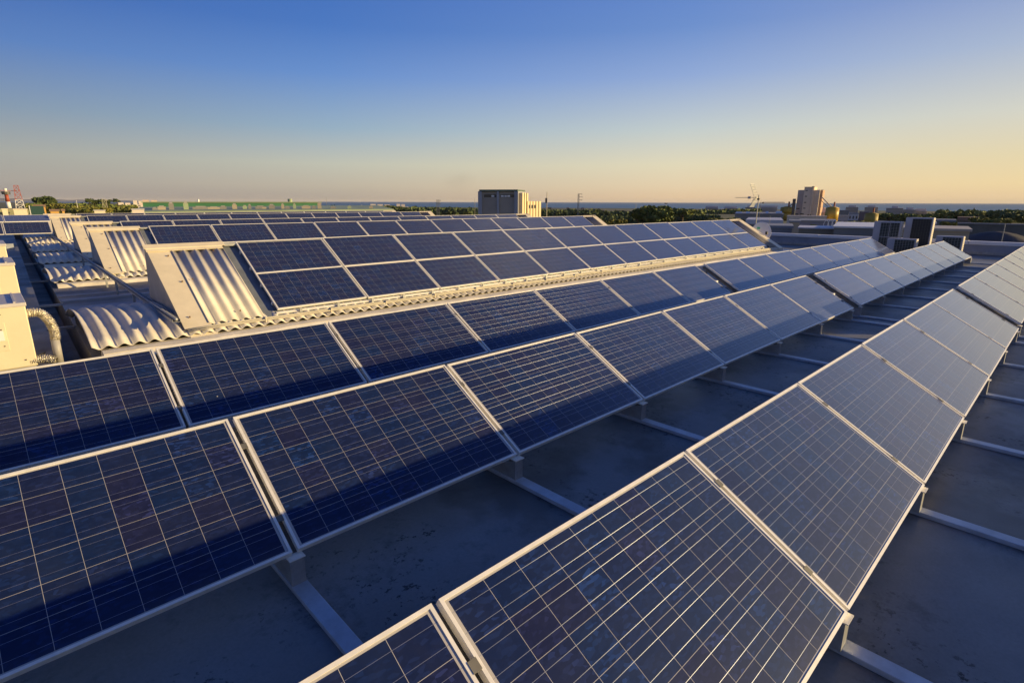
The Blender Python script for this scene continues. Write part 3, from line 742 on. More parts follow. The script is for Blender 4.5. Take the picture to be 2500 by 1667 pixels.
def place(name, label, cat, u, d, z=ZG, yaw=0., group=None):
    p = XY(u, d); return thing(name, label, cat, (p.x, p.y, z), (0, 0, AZ(u)-math.pi/2+yaw), group)
def span(u0, u1, d): return (XY(u1, d)-XY(u0, d)).length
def windows(root, x0, x1, z0, z1, nx, nz, fx=.5, fz=.45, y=-.03, mat=WINM):
    dx = (x1-x0)/nx; dz = (z1-z0)/nz
    for i in range(nx):
        for j in range(nz):
            cx = x0+(i+.5)*dx; cz = z0+(j+.5)*dz
            MB().box(cx-dx*fx/2, cx+dx*fx/2, y, .02, cz-dz*fz/2, cz+dz*fz/2).build('window', mat, root)

# industrial tower in the middle
d = 150; u0, u1 = 1165, 1266
W_ = span(u0, u1, d); H_ = ZZ(1200, 461, d)-ZG
tw = place('industrial_tower', 'blue-grey block tower with two tall bays and cream fins on its sunny right side', 'building', (u0+u1)/2, d, yaw=R(-15))
MB().box(-W_/2+.5, W_/2-.4, .5, 9, 0, H_-.5).build('wall', WALLG, tw)
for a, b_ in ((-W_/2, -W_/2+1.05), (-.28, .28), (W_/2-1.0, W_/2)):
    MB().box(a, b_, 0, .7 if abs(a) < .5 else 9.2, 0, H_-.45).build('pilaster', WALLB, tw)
MB().box(-W_/2+.35, W_/2-.1, -.05, 9.3, H_-.45, H_).build('roof', pm('dull green fascia', (.10, .15, .12), .7), tw)
for x0_, x1_, mt in ((-W_/2+1.6, -.6, WINM), (.6, W_/2-1.3, WINM)):
    MB().box(x0_, x1_, .44, .52, H_-2.0, H_-1.2).build('window', mt, tw)
for x_, ww in ((-1.9, .8), (.75, .75), (1.7, .65), (2.5, .75)): MB().box(x_, x_+ww, .40, .46, H_-1.9, H_-1.45).build('bright_pane', WHITE, tw)
# sunny right flank: deep vertical fins coloured sunlit, recess shade put into the tan between
MB().box(W_/2+.001, W_/2+.25, .75, 9.1, 0, H_-.9).build('flank_wall', pm('shaded tan recess', (.50, .38, .22), .8, 0, .2, .3), tw)
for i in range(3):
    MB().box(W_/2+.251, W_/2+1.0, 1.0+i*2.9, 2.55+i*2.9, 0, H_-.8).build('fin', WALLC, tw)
# annex
u0, u1 = 1287, 1322; d = 156; W_ = span(u0, u1, d); H_ = ZZ(1300, 489, d)-ZG
W_ /= math.cos(R(48))
an = place('tower_annex', 'lower cream annex with vertical ribs and roof aerials right of the block tower', 'building', (u0+u1)/2, d, yaw=R(48))
MB().box(-W_/2-.6, W_/2, .3, 8, 0, H_-.1).build('wall', pm('annex wall', (.50, .40, .22), .8, 0, .25, .3), an)
for i in range(5): MB().box(-W_/2+i*W_/5+.25, -W_/2+(i+1)*W_/5-.15, 0, .35, 0, H_).build('rib', WALLC, an)
for i, x_ in enumerate((-1.9, -.9, .25)): MB().box(x_-.3, x_+.3, -.06, .2, H_-1.9, H_-1.0).build('window', WINM, an)
for x_ in (1.0, 1.8): MB().box(x_-.28, x_+.28, -.06, .2, H_-4.9, H_-4.3).build('window', WINM, an)
for x_, h_ in ((-1.6, 1.1), (-1.1, .9), (-.3, 1.0), (.6, 1.2)): MB().bar((x_, 2, H_-.1), (x_, 2, H_+h_), .04).build('roof_aerial', STEELM, an)

# masts and lattice pylons
def lattice(name, label, u, d, vtop, base_w, top_w, mat, arms=(), secs=9, cat='pylon', vb=None, mats=None, group=None):
    zt = ZZ(u, vtop, d); H = zt-ZG; r = place(name, label, cat, u, d, group=group)
    for s_ in range(secs):
        m_ = MB(); za, zb = H*s_/secs, H*(s_+1)/secs; wa = base_w+(top_w-base_w)*s_/secs; wb = base_w+(top_w-base_w)*(s_+1)/secs
        t = max(.05, d*.0006)
        ca = [(-wa/2, -wa/2, za), (wa/2, -wa/2, za), (wa/2, wa/2, za), (-wa/2, wa/2, za)]; cb = [(-wb/2, -wb/2, zb), (wb/2, -wb/2, zb), (wb/2, wb/2, zb), (-wb/2, wb/2, zb)]
        for i in range(4):
            j = (i+1) % 4; m_.bar(ca[i], cb[i], t); m_.bar(ca[i], cb[j], t*.7); m_.bar(ca[j], cb[i], t*.7); m_.bar(cb[i], cb[j], t*.7)
        m_.build('lattice_section', (mats[s_ % len(mats)] if mats else mat), r)
    for (f_, L_, dr) in arms:
        MB().bar((0, 0, H*f_), (dr*L_, 0, H*f_+.1), max(.07, d*.0006)).build('cross_arm', mat, r)
        MB().bar((dr*L_*.9, 0, H*f_), (dr*L_*.9, 0, H*f_-L_*.25), max(.05, d*.0005)).build('insulator', STEELD, r)
    return r
lattice('lattice_pylon', 'lattice pylon with three arms to its right, beyond the sheds', 1412, 260, 470.5, .9, .55, STEELM, ((.99, 1.6, 1), (.90, 1.8, 1), (.80, 1.7, 1)), group='lattice pylons')
lattice('lattice_pylon', 'short lattice pylon standing before the sea left of the block tower', 1069, 230, 487, 1.3, 1.0, STEELM, ((.97, 1.2, 1), (.86, 1.2, 1)), group='lattice pylons')
lattice('lattice_pylon', 'pale lattice pylon among the trees at the left', 254, 190, 496, 1.3, .9, pm('pale steel', (.45, .42, .30), .6, .2), ((.97, .9, 1),), secs=8, group='lattice pylons')
def mast(name, label, u, d, vtop, r_=.12, head=None, cat='mast', mat=STEELM):
    H = ZZ(u, vtop, d)-ZG; t = place(name, label, cat, u, d)
    MB().tube([(0, 0, 0), (0, 0, H)], r_, 6, r_*.6).build('pole', mat, t)
    if head == 'flood':
        MB().box(-1.1, 1.1, -.2, .2, H-.3, H+.25).build('lamp_rack', STEELD, t)
    if head == 'box':
        MB().box(-.5, .1, -.2, .2, H*.75, H*.86).build('equipment_box', STEELD, t)
    return t
mast('radio_mast', 'slim radio mast right of the cream annex', 1335, 170, 466, .16, 'box')
mast('floodlight_mast', 'floodlight mast before the sea beside the big round tree', 1626, 420, 495, .25, 'flood')
mast('slim_pole', 'thin bare pole before the sea left of the floodlight mast', 1553, 420, 495, .18)
mast('slim_pole', 'thin whip mast beyond the left end of the block tower', 1159, 200, 481, .08)
mast('slim_pole', 'thin tall pole beyond the right end of the green warehouse', 797, 260, 483, .07)
mast('slim_pole', 'pale pole in the fields at the left', 186, 200, 499, .08, mat=WHITE)
mast('slim_pole', 'pale street lamp pole behind the parapet at the far right', 2465, 60, 551, .05, mat=GALV)
mast('slim_pole', 'leaning grey pole before the sea at the right', 2380, 500, 512, .5)
mast('slim_pole', 'thin pole on the flat roofs between dish and silo tower', 1884, 90, 528, .04, mat=GALV)

# green warehouse
d = 260; u0, u1 = 347, 782
W_ = span(u0, u1, d); ztl, ztr = ZZ(u0, 503, d), ZZ(u1, 497.5, d)
p0, p1 = XY(u0, d), XY(u1, d*1.02)
gw = thing('green_warehouse', 'long low green warehouse with rooftop plant beyond the sheds', 'warehouse', (p0.x, p0.y, ZG), (0, 0, math.atan2(p1.y-p0.y, p1.x-p0.x)))
LW = (p1-p0).length; hw_ = ztl-ZG; hr_ = ztr-ZG
MB().hexa([(0, 0, 0), (LW, 0, 0), (LW, 40, 0), (0, 40, 0), (0, 0, hw_), (LW, 0, hr_), (LW, 40, hr_), (0, 40, hw_)]).build('wall', SHEDG, gw)
MB().hexa([(-.5, -.5, hw_+.02), (LW+.5, -.5, hr_+.02), (LW+.5, 40, hr_+.02), (-.5, 40, hw_+.02), (-.5, -.5, hw_+.35), (LW+.5, -.5, hr_+.35), (LW+.5, 40, hr_+.35), (-.5, 40, hw_+.35)]).build('roof', SHEDR, gw)
for i in range(9): MB().box(8+i*LW/9.3, 12+i*LW/9.3, -.15, .05, hw_-5.2, hw_-2.2).build('loading_door', WINM, gw)
# lower front roof of the warehouse with its plant
d = 215; p0, p1 = XY(318, d), XY(960, d*1.03)
gf = thing('warehouse_front_roof', 'lower pale green roof in front of the long green warehouse', 'building', (p0.x, p0.y, ZG), (0, 0, math.atan2(p1.y-p0.y, p1.x-p0.x)))
L2 = (p1-p0).length; ha, hb = ZZ(318, 525, d)-ZG, ZZ(960, 511, d)-ZG
MB().hexa([(0, 0, 0), (L2, 0, 0), (L2, 25, 0), (0, 25, 0), (0, 0, ha-.8), (L2, 0, hb-.8), (L2, 25, hb-.8), (0, 25, ha-.8)]).build('wall', SHEDG, gf)
MB().hexa([(-.3, -.3, ha-.78), (L2, -.3, hb-.78), (L2, 25, hb-.78), (-.3, 25, ha-.78), (-.3, -.3, ha), (L2, -.3, hb), (L2, 25, hb+1.2), (-.3, 25, ha+1.2)]).build('roof', SHEDR, gf)
plant = [(376, 10, 1.2, 2.2, 'dark'), (543, 12, 1.6, 2.0, 'dark'), (608, 6, 2.2, 1.0, 'dark'), (700, 10, 1.2, 1.8, 'dark'), (765, 8, 1.4, 1.2, 'dark'), (812, 12, 1.0, 1.4, 'dark'), (392, 14, 1.8, 3.2, 'pale'), (416, 9, 3.4, 1.2, 'dark'), (452, 9, 3.6, 1.6, 'green'), (488, 30, 1.5, 2.0, 'dark'), (520, 22, 1.3, 1.4, 'pale'), (571, 9, 2.6, 1.2, 'pale'), (596, 8, 1.8, 1.4, 'green'), (634, 20, 1.5, 2.4, 'dark'), (643, 9, 1.1, .6, 'pale'), (662, 12, 2.2, 2.1, 'dark'), (689, 6, 2.5, 1.2, 'pale'), (718, 6, 2.5, 1.3, 'green'), (746, 18, 1.6, 1.1, 'pale'), (779, 8, 3.2, 1.6, 'pale'), (852, 8, 1.4, 1.6, 'green'), (905, 8, 1.2, 1.4, 'pale')]
plant.sort()
for i, (u, wpx, h_, dp, kind) in enumerate(plant):
    dd = 222; t = (u-318)/(960-318); zb = ZG+ha+(hb-ha)*t+.25
    wd = wpx*dd/F_PX; mt = {'pale': WALLT, 'dark': WALLGR, 'green': SHEDR}[kind]
    p = XY(u, dd); r = thing('rooftop_plant', '%s rooftop plant box on the warehouse front roof, %s of its kind from the left' % (kind, ORD[[q[4] for q in plant[:i]].count(kind)]), 'rooftop plant', (p.x, p.y, zb), (0, 0, AZ(u)-math.pi/2), 'plant on the warehouse roof')
    MB().box(-wd/2, wd/2, 0, dp, 0, h_*.62).build('casing', mt, r)
    MB().box(-wd*.3, wd*.3, .3, dp*.8, h_*.62+.01, h_*.8).build('hood', GREYS, r)
for u, vt in ((726, 489), (484, 492), (610, 495)):
    pass
t = place('roof_stack', 'greenish ventilation stack on the warehouse roof', 'stack', 708, 262, ZG); MB().tube([(0, 2, hw_), (0, 2, ZZ(708, 489, 262)-ZG)], .9, 10).build('pipe', SHEDR, t)
t = place('roof_stack', 'small white-topped stack on the warehouse roof', 'stack', 484, 262, ZG); MB().tube([(0, 2, hw_), (0, 2, ZZ(484, 493, 262)-ZG)], .4, 8).build('pipe', WHITE, t)

# white houses by the shore
def house(u, wpx, vt, vb, d, label, mat=HOUSE, name='white_house', nf=2, grp='distant white houses', steps=1):
    W = wpx*d/F_PX; H = ZZ(u, vt, d)-ZG; hb_ = max(2.5, H-4.5)
    r = place(name, label, 'house', u, d, group=grp)
    MB().box(-W/2, W/2, 0, W*.7, 0, hb_).build('wall', mat, r)
    for i in range(steps): MB().box(-W/2+W*(.12+.36*i), -W/2+W*(.12+.36*i)+W*.28, 1, W*.5, hb_+.01, H-.35*i).build('upper_floor', mat, r)
    windows(r, -W/2, W/2, hb_-2.6, hb_-.4, max(2, int(W/4)), 1)
    return r
house(305, 30, 503, 513, 700, 'low white house left of the green warehouse', steps=2)
house(338, 24, 498, 510, 760, 'white stepped house over the left corner of the green warehouse', steps=2)
house(369, 38, 496, 510, 760, 'pinkish stepped block over the left corner of the green warehouse', mat=pm('pink render', (.62, .47, .38), .8, 0, .2, .1), steps=2)
house(409, 12, 500, 507, 800, 'tiny white house above the warehouse roof, left one', steps=1)
house(443, 12, 500, 507, 800, 'tiny white house above the warehouse roof, right one', steps=1)
house(922, 44, 499, 508, 850, 'white house group before the sea, left one', steps=3)
house(980, 30, 498, 510, 850, 'white house group before the sea, right one', steps=2)
house(885, 10, 502, 509, 850, 'tiny white cube house among the trees', steps=1)

for u_, w_, vt_, lb_ in ((1350, 34, 504, 'brown shore house just right of the radio mast'), (1392, 22, 504, 'small brown shore house left of the three armed pylon'), (1430, 30, 504.5, 'wide brown shore house right of the three armed pylon'), (1466, 16, 506, 'small brown shore house farthest right of the pylon')):
    house(u_, w_, vt_, 512, 560, lb_, mat=BROWNH, name='shore_house', grp='brown houses by the shore', steps=1)
# apartment blocks on the shore
def apt(u0, u1, vt, d, floors, label, cap=.35, mat=APT):
    W = span(u0, u1, d); u = (u0+u1)/2; H = ZZ(u, vt, d)-ZG
    r = place('apartment_block', label, 'apartment block', u, d, group='apartment blocks on the shore')
    MB().box(-W/2, W/2, 0, 14, 0, H-1.6).build('wall', mat, r)
    MB().box(-W*.5*cap-.5, W*.5*cap+.5, 3, 10, H-1.59, H).build('roof_house', mat, r)
    fh = (H-1.8)/floors
    for f_ in range(floors):
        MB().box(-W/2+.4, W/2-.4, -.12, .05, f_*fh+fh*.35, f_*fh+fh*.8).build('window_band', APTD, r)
        MB().box(-W/2-.3, W/2+.3, -1.0, 0, f_*fh+fh*.93, f_*fh+fh*1.0).build('balcony_slab', mat, r)
    return r
apt(1723, 1754, 502.5, 620, 5, 'grey apartment block, leftmost of the shore blocks', .9)
apt(1769, 1800, 504, 620, 5, 'grey apartment block, second of the shore blocks', .9)
apt(1757, 1770, 510, 640, 4, 'low wing left of the second shore block', .6)
apt(1820, 1845, 502.5, 600, 6, 'narrow apartment block directly behind the antenna mast', .5)
apt(1855, 1899, 503.5, 600, 5, 'wide apartment block right of the antenna mast', .96)
apt(2066, 2097, 505, 640, 6, 'banded apartment block right of the silo tower, left one', .5)
apt(2112, 2145, 505.5, 640, 6, 'banded apartment block right of the silo tower, right one', .5)
apt(2165, 2207, 507, 560, 5, 'stepped grey-green apartment block, left part', .3)
apt(2206, 2240, 511, 560, 5, 'stepped grey-green apartment block, middle part', .4)
apt(2234, 2266, 514, 570, 4, 'stepped grey-green apartment block, right part', .7)

# silo tower
d = 300; dz = lambda v, u=1970: ZZ(u, v, d)-ZG
st = place('silo_tower', 'tall haze-pink concrete silo tower with a raised middle shaft beside yellow silos', 'silo tower', 1972, d, yaw=R(-8))
sx = lambda u: (1 if u > 1972 else -1)*span(1972, u, 300)
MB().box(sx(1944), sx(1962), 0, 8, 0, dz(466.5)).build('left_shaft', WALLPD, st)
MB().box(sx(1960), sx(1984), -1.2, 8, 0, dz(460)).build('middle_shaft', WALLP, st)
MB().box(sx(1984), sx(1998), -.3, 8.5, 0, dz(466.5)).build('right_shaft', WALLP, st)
MB().box(sx(1998), sx(2004), 1.2, 8.2, 0, dz(467)).build('sunny_pier', pm('orange lit concrete', (.52, .33, .22), .8, 0, .3, .2), st)  # orange sunlight on this pier put into its colour
MB().box(sx(1959.5), sx(1984.5), -1.4, 8.2, dz(460)+.01, dz(459)).build('parapet', WALLPD, st)
MB().box(sx(1976), sx(1981), 1, 3, dz(459)+.01, dz(457.5)).build('roof_hatch', STEELD, st)
for v_ in (468, 482, 497, 511): MB().box(sx(1966)-.45, sx(1966)+.45, -1.28, -1.15, dz(v_+1), dz(v_-1)).build('window', WINM, st)
for u_, v_ in ((1949, 512), (1948, 526), (1962, 525), (1980, 527)): MB().box(sx(u_)-.7, sx(u_)+.7, -1.29 if 1960 < u_ < 1984 else -.08, .0, dz(v_+1.2), dz(v_-1.2)).build('window', WINM, st)
MB().tube([(sx(1981), -1.5, 0), (sx(1981), -1.5, dz(459))], .25, 6).build('downpipe', WALLP, st)
for i in range(6): MB().bar((sx(1998)+.1, .8, dz(466)-i*2.6), (sx(2006), .8, dz(466)-i*2.6), .12).build('stair_rail', STEELM, st)

def silo(u, wpx, vt, vb, d, mat, label, neck=True):
    rr = wpx*d/F_PX/2; r = place('yellow_silo', label, 'silo', u, d, group='yellow silos')
    za, zb = ZZ(u, vb, d)-ZG, ZZ(u, vt, d)-ZG
    MB().tube([(0, 0, za), (0, 0, zb)], rr, 20).build('drum', mat, r, smooth=True)
    MB().tube([(0, 0, zb+.01), (0, 0, zb+rr*.22)], rr*.98, 20, rr*.25).build('cap', mat, r, smooth=True)
    MB().tube([(0, 0, za-rr*1.2), (0, 0, za-.01)], rr*.25, 20, rr*.99).build('hopper', mat, r, smooth=True)
    for a_ in (45, 135, 225, 315):
        MB().bar((rr*.9*math.cos(R(a_)), rr*.9*math.sin(R(a_)), 0), (rr*.9*math.cos(R(a_)), rr*.9*math.sin(R(a_)), za+1), .2).build('leg', STEELM, r)
    if neck: MB().tube([(rr*.2, 0, zb), (rr*.2, 0, zb+rr*.95)], rr*.12, 8).build('vent_pipe', ORANGE, r)
    return r
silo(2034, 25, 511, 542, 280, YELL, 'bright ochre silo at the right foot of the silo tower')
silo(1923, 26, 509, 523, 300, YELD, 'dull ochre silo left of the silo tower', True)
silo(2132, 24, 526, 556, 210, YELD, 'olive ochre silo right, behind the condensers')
cv = place('conveyor', 'sloping conveyor from the silo tower down to the bright ochre silo', 'conveyor', 2004, 296)
MB().bar((sx(2004)-sx(2004), 0, ZZ(2004, 484, 296)-ZG), (span(2004, 2030, 296), 0, ZZ(2030, 508, 296)-ZG), .45).build('chute', WALLP, cv)
MB().bar((0, 0, ZZ(2004, 493, 296)-ZG), (span(2004, 2022, 296), 0, ZZ(2022, 508, 296)-ZG), .22).build('brace', STEELD, cv)
cv = place('bucket_elevator', 'dark bucket elevator shaft between the silo tower and the dull ochre silo', 'elevator', 1938, 298)
MB().box(-.7, .7, 0, 1.2, 0, ZZ(1938, 487.5, 298)-ZG).build('shaft', STEELD, cv)
MB().bar((-.5, 0, ZZ(1938, 500, 298)-ZG), (-span(1920, 1938, 298), 0, ZZ(1921, 512, 298)-ZG), .35).build('chute', STEELD, cv)
cs = place('conical_shed', 'dark conical roofed shed between silo tower and bright silo', 'shed', 2013, 310)
MB().tube([(0, 0, 0), (0, 0, ZZ(2013, 522, 310)-ZG)], 3.6, 12).build('wall', WALLPD, cs); MB().tube([(0, 0, ZZ(2013, 522, 310)-ZG), (0, 0, ZZ(2013, 509, 310)-ZG)], 3.9, 12, .3).build('roof', WALLPD, cs)

# low industrial buildings on the right
def block(name, u0, u1, vt, vb, d, wall, roof, label, depth=12, lip=.35, wins=None, cat='building', z0=None):
    W = span(u0, u1, d); u = (u0+u1)/2; H = ZZ(u, vt, d); z0 = ZG if z0 is None else z0
    r = place(name, label, cat, u, d, z=z0); H -= z0
    MB().box(-W/2, W/2, 0, depth, 0, H-lip).build('wall', wall, r)
    MB().box(-W/2-.15, W/2+.15, -.15, depth+.15, H-lip+.005, H).build('roof', roof, r)
    if wins: windows(r, -W/2, W/2, H-lip-wins[1], H-lip-wins[0], wins[2], 1, .4, .8)
    return r
block('factory_hall', 1796, 1915, 522, 560, 200, WALLGR, ROOFG, 'dark grey factory hall with pale rooflights behind the dish', 30)
for i, (u_, w_) in enumerate(((1806, 12), (1828, 8), (1875, 6), (1904, 12))):
    r = place('rooflight', 'pale rooflight on the dark factory hall, %s from the left' % ORD[i], 'rooflight', u_, 203, ZZ(u_, 522, 200), group='rooflights on the factory hall')
    W = w_*203/F_PX; MB().prism([(0, 0), (2, 0), (1, .55)], -W/2, W/2).build('glazing', WHITE, r)
    MB().box(-W/2-.05, W/2+.05, -.1, 2.1, -.1, -.005).build('kerb', GREYS, r)
block('low_factory', 1826, 1915, 538, 560, 140, WALLGR, ROOFL, 'low lilac-grey roofed factory before the dark hall', 22, 1.0)
block('grey_block', 1864, 1941, 552.5, 580, 80, pm('pale grey wall', (.24, .245, .26), .8, 0, .2, .2), ROOFG, 'plain pale grey wall block directly beyond the parapet', 9)
block('stone_shed', 1934, 1958, 541, 575, 95, WALLT, ROOFG, 'tan stone shed with a flat dark roof right of the plain grey block', 7, .3)
block('long_grey_hall', 1956, 2046, 541, 565, 150, pm('lilac wall', (.24, .24, .29), .8, 0, .2, .1), ROOFG, 'long lilac-grey hall below the silo tower', 14)
block('plinth_building', 1925, 2022, 530, 545, 270, WALLP, WALLP, 'haze-pink concrete plinth building at the foot of the silo tower', 12)
block('pale_canopy', 1958, 2045, 559, 585, 75, pm('olive tan wall', (.26, .23, .17), .8, 0, .35, .3), ROOFL, 'low tan-walled roof with pale edge behind the parapet', 7, .15)
cn = block('white_flat_roof', 2044, 2150, 557, 590, 70, WALLGR, WHITE, 'white flat roof with dark openings below, left of the condensers', 16, .18)
W = span(2044, 2150, 70)
for x_ in (-2.2, -.9, .6, 1.9): MB().box(x_-.42, x_+.42, -.03, .02, 5.0, 5.9).build('opening', DARK, cn)
for i in range(3):
    u_ = 2024+i*10; r = place('roof_truss', 'white arched truss, %s of three beside the ochre silo' % ORD[i], 'truss', u_, 145, ZZ(u_, 558, 145), group='white arched trusses')
    m_ = MB(); pts = [(-.55*math.cos(math.pi*k_/10), 0, 1.5*math.sin(math.pi*k_/10)) for k_ in range(11)]
    m_.tube(pts, .07, 5); m_.build('arch', WHITE, r); MB().bar((.55, 0, 0), (.55, 0, -1.0), .08).build('post', WHITE, r)
block('white_villa', 2047, 2076, 530, 552, 330, pm('greyed white wall', (.38, .38, .40), .8, 0, .2, .1), ROOFG, 'pale house with two tall windows beside the bright ochre silo', 9, .4, (2.0, 5.5, 2))
block('pale_villa', 2076, 2100, 524, 545, 380, APT, ROOFG, 'small pale gabled villa between the two far silos', 9, .5, (1, 3, 3))
block('brick_house', 2101, 2124, 520, 545, 380, pm('dull red wall', (.22, .15, .14), .8, 0, .2, .1), ROOFG, 'dull red house left of the olive silo', 9)
block('dark_roof_house', 2052, 2075, 517, 530, 420, WALLGR, ROOFG, 'dark roofed building behind the pale villas', 9)
block('long_tan_roof', 2190, 2378, 562, 600, 62, WALLT, pm('tan roof', (.46, .41, .35), .7, 0, .2, .3), 'long tan flat roof behind the condensers at the right', 8, .22)
block('grey_boundary_wall', 2345, 2560, 551, 570, 140, pm('rough brown wall', (.15, .145, .13), .9, 0, .35, .4), ROOFG, 'long brown-grey boundary wall at the far right', 1.0, .2, cat='wall')
block('farm_house', 2345, 2395, 535, 555, 260, pm('brown wall', (.17, .13, .11), .9, 0, .3, .2), ROOFT, 'brown farmhouse below the trees at the right', 9, 1.2)
block('small_booth', 2280, 2292, 547, 575, 95, UNITW, WHITE, 'small pale booth with a flat white roof right of the tallest condenser', 2, .25)
block('long_shed_right', 2282, 2340, 541, 565, 200, WALLGR, ROOFG, 'low dark shed roof between condensers and farmhouse', 10, .5)
# dark heaps beyond the parapet
def heap(u, wpx, vt, d, label):
    W = wpx*d/F_PX; H = ZZ(u, vt, d)-ZG; r = MB(); n, m_ = 28, 10
    for i in range(m_+1):
        a_ = i/m_; 
        for j in range(n):
            t = 2*math.pi*j/n; rad = (1-a_)*(1+.06*math.sin(3*t)+.05*math.sin(7*t+i)); r.v.append((W/2*rad*math.cos(t), W/3*rad*math.sin(t), H*math.sin(a_*math.pi/2)**.8))
    for i in range(m_):
        for j in range(n): q = i*n+j; q1 = i*n+(j+1) % n; r.f.append((q, q1, q1+n, q+n))
    o = r.build('gravel_heap', pm('dark gravel', (.07, .07, .075), .95, 0, .3, .8, bump=.5, bscale=3), smooth=True); p = XY(u, d); o.location = (p.x, p.y, ZG); o.rotation_euler = (0, 0, AZ(u)-math.pi/2)
    tag(o, label, 'heap', 'dark gravel heaps'); return o
heap(2450, 250, 570, 88, 'broad dark gravel heap beyond the parapet at the far right')
heap(2345, 150, 576, 74, 'smaller dark gravel heap just right of the condensers')

# left background
d = 330
lattice('striped_tower', 'red and white lattice tower with a side arm at the far left', 46, d, 464.5, 4.0, 1.4, ORANGE, ((.86, 6.0, -1),), secs=8, cat='tower', mats=[ORANGE, ORANGE, WHITE, WHITE, WHITE, ORANGE, ORANGE, ORANGE])
ch = place('striped_chimney', 'red and white striped round beacon tower at the far left edge', 'tower', 18, 340)
H = ZZ(18, 487, 340)-ZG
for i in range(4): MB().tube([(0, 0, H*i/4+.01), (0, 0, H*(i+1)/4)], 1.1-.1*i, 12, 1.0-.1*i).build('band', (WHITE, ORANGE, WHITE, ORANGE)[i], ch, smooth=True)
MB().tube([(0, 0, H+.01), (0, 0, H+1.3)], 1.5, 12, 1.6).build('gallery', STEELD, ch); MB().tube([(0, 0, H+1.31), (0, 0, H+2.6)], .6, 10).build('lantern', WHITE, ch)
block('ochre_house', 80, 107, 511, 528, 170, ORCH, ROOFT, 'ochre house with teal shutters at the left', 6, .5)
r = place('teal_gate', 'dark teal gate in front of the ochre house', 'gate', 86, 168); MB().box(-1.2, 1.2, 0, .1, 0, ZZ(86, 514, 168)-ZG).build('leaf', TEAL, r); MB().box(-1.35, -1.22, -.05, .15, 0, ZZ(86, 513, 168)-ZG).build('post', WHITE, r)
block('pale_yard_shed', -20, 62, 522, 545, 130, WALLT, pm('olive roof', (.30, .29, .17), .8, 0, .3, .3), 'long low yard building with pale columns at the left edge', 10, 1.0)
for i, u_ in enumerate((6, 34, 45, 54)):
    o = place('yard_column', 'pale column of the yard building, %s from the left' % ORD[i], 'column', u_, 127, group='pale yard columns'); MB().box(-.35, .35, 0, .6, 0, ZZ(u_, 524, 127)-ZG).build('shaft', CREAM, o); MB().box(-.42, .42, -.05, .65, ZZ(u_, 524, 127)-ZG, ZZ(u_, 523, 127)-ZG+.1).build('cap', CREAM, o)
block('ochre_sheds', 117, 138, 522, 530, 150, ORCH, ROOFT, 'pair of low ochre sheds in the fields at the left', 5, .4)
block('ochre_hut', 146, 152, 521, 531, 150, ORCH, ROOFT, 'tiny ochre hut right of the low ochre sheds', 2.5, .4)
block('white_wall_block', 225, 252, 522, 530, 170, CREAM, ROOFL, 'low white wall slanting in the fields before the pale pylon', 1.2, .2, cat='wall')
block('white_wall_block', 318, 348, 518, 530, 200, HOUSE, ROOFL, 'white low building at the left end of the green warehouse', 4, .3)

# ---------------------------------------------------------------- trees
def crown_mesh(rx, ry, rz, n, leaf, seed, mat, lobes=9):
    rng = np.random.default_rng(seed)
    cs = []
    for i in range(lobes):
        a = rng.uniform(0, 2*math.pi); e = rng.uniform(-.5, 1.0); q = rng.uniform(.35, .72)
        cs.append((math.cos(a)*q*rx, math.sin(a)*q*ry, e*.62*rz, rng.uniform(.30, .50)))
    m = MB()
    for i in range(n):
        c = cs[i % lobes]; dvec = rng.normal(size=3); dvec /= np.linalg.norm(dvec); rr = rng.uniform(.55, 1.05)**.6
        p = np.array([c[0]+dvec[0]*rr*c[3]*rx, c[1]+dvec[1]*rr*c[3]*ry, c[2]+dvec[2]*rr*c[3]*rz])
        a = rng.normal(size=3); a /= np.linalg.norm(a); b_ = np.cross(a, rng.normal(size=3)); b_ /= np.linalg.norm(b_); s_ = leaf*rng.uniform(.6, 1.4)
        m.v += [tuple(p-a*s_), tuple(p+b_*s_*.7), tuple(p+a*s_), tuple(p-b_*s_*.7)]; k = len(m.v); m.f.append((k-4, k-3, k-2, k-1))
    return m
def tree(u, d, wpx, vt, label, mat=LEAF, n=700, seed=1, name='tree', vb=None, grp='trees beyond the building'):
    zt = ZZ(u, vt, d); H = zt-ZG; rx = wpx*d/F_PX/2; zb = ZZ(u, vb, d)-ZG if vb else H*.25
    rz = (H-zb)/2*1.05; r = place(name, label, 'tree', u, d, group=grp)
    o = crown_mesh(rx, rx, rz, n, rx*.085+.06, seed, mat).build('crown', mat, r); o.location = (0, 0, H-rz*.98)
    t = MB(); t.tube([(0, 0, 0), (.1, 0, H*.4), (0, 0, H-rz)], rx*.09+.1, 7, rx*.04+.05)
    for k_ in range(4):
        a_ = k_*1.6+seed; t.tube([(0, 0, H-rz*1.6 if H > rz*1.6 else H*.4), (rx*.5*math.cos(a_), rx*.5*math.sin(a_), H-rz*.7)], rx*.05, 5, rx*.02)
    t.build('trunk', BARK, r); return r
tree(1598, 190, 96, 501, 'big round dark green tree beyond the third shed', LEAF, 3200, 3, vb=548)
tree(1560, 195, 60, 510, 'darker tree joined to the left of the big round tree', LEAFD, 1300, 9, vb=545)
tree(1668, 260, 60, 509, 'green tree right of the floodlight mast', LEAF, 900, 5, vb=535)
tree(1480, 200, 40, 531, 'low yellow-green bush before the dark hedge', LEAFY, 500, 6, vb=548)
tree(1515, 205, 40, 530, 'low yellow-green bush left of the big round tree', LEAFY, 500, 16, vb=548)
tree(104, 240, 42, 490, 'round dark tree right of the striped lattice tower', LEAFD, 1500, 11, vb=512)
tree(217, 260, 15, 494.5, 'small dark tree in the left fields, first of three', LEAFD, 500, 12, vb=506)
tree(229, 262, 18, 498, 'small bushy tree joined to the first of the three', LEAFD, 400, 13, vb=512)
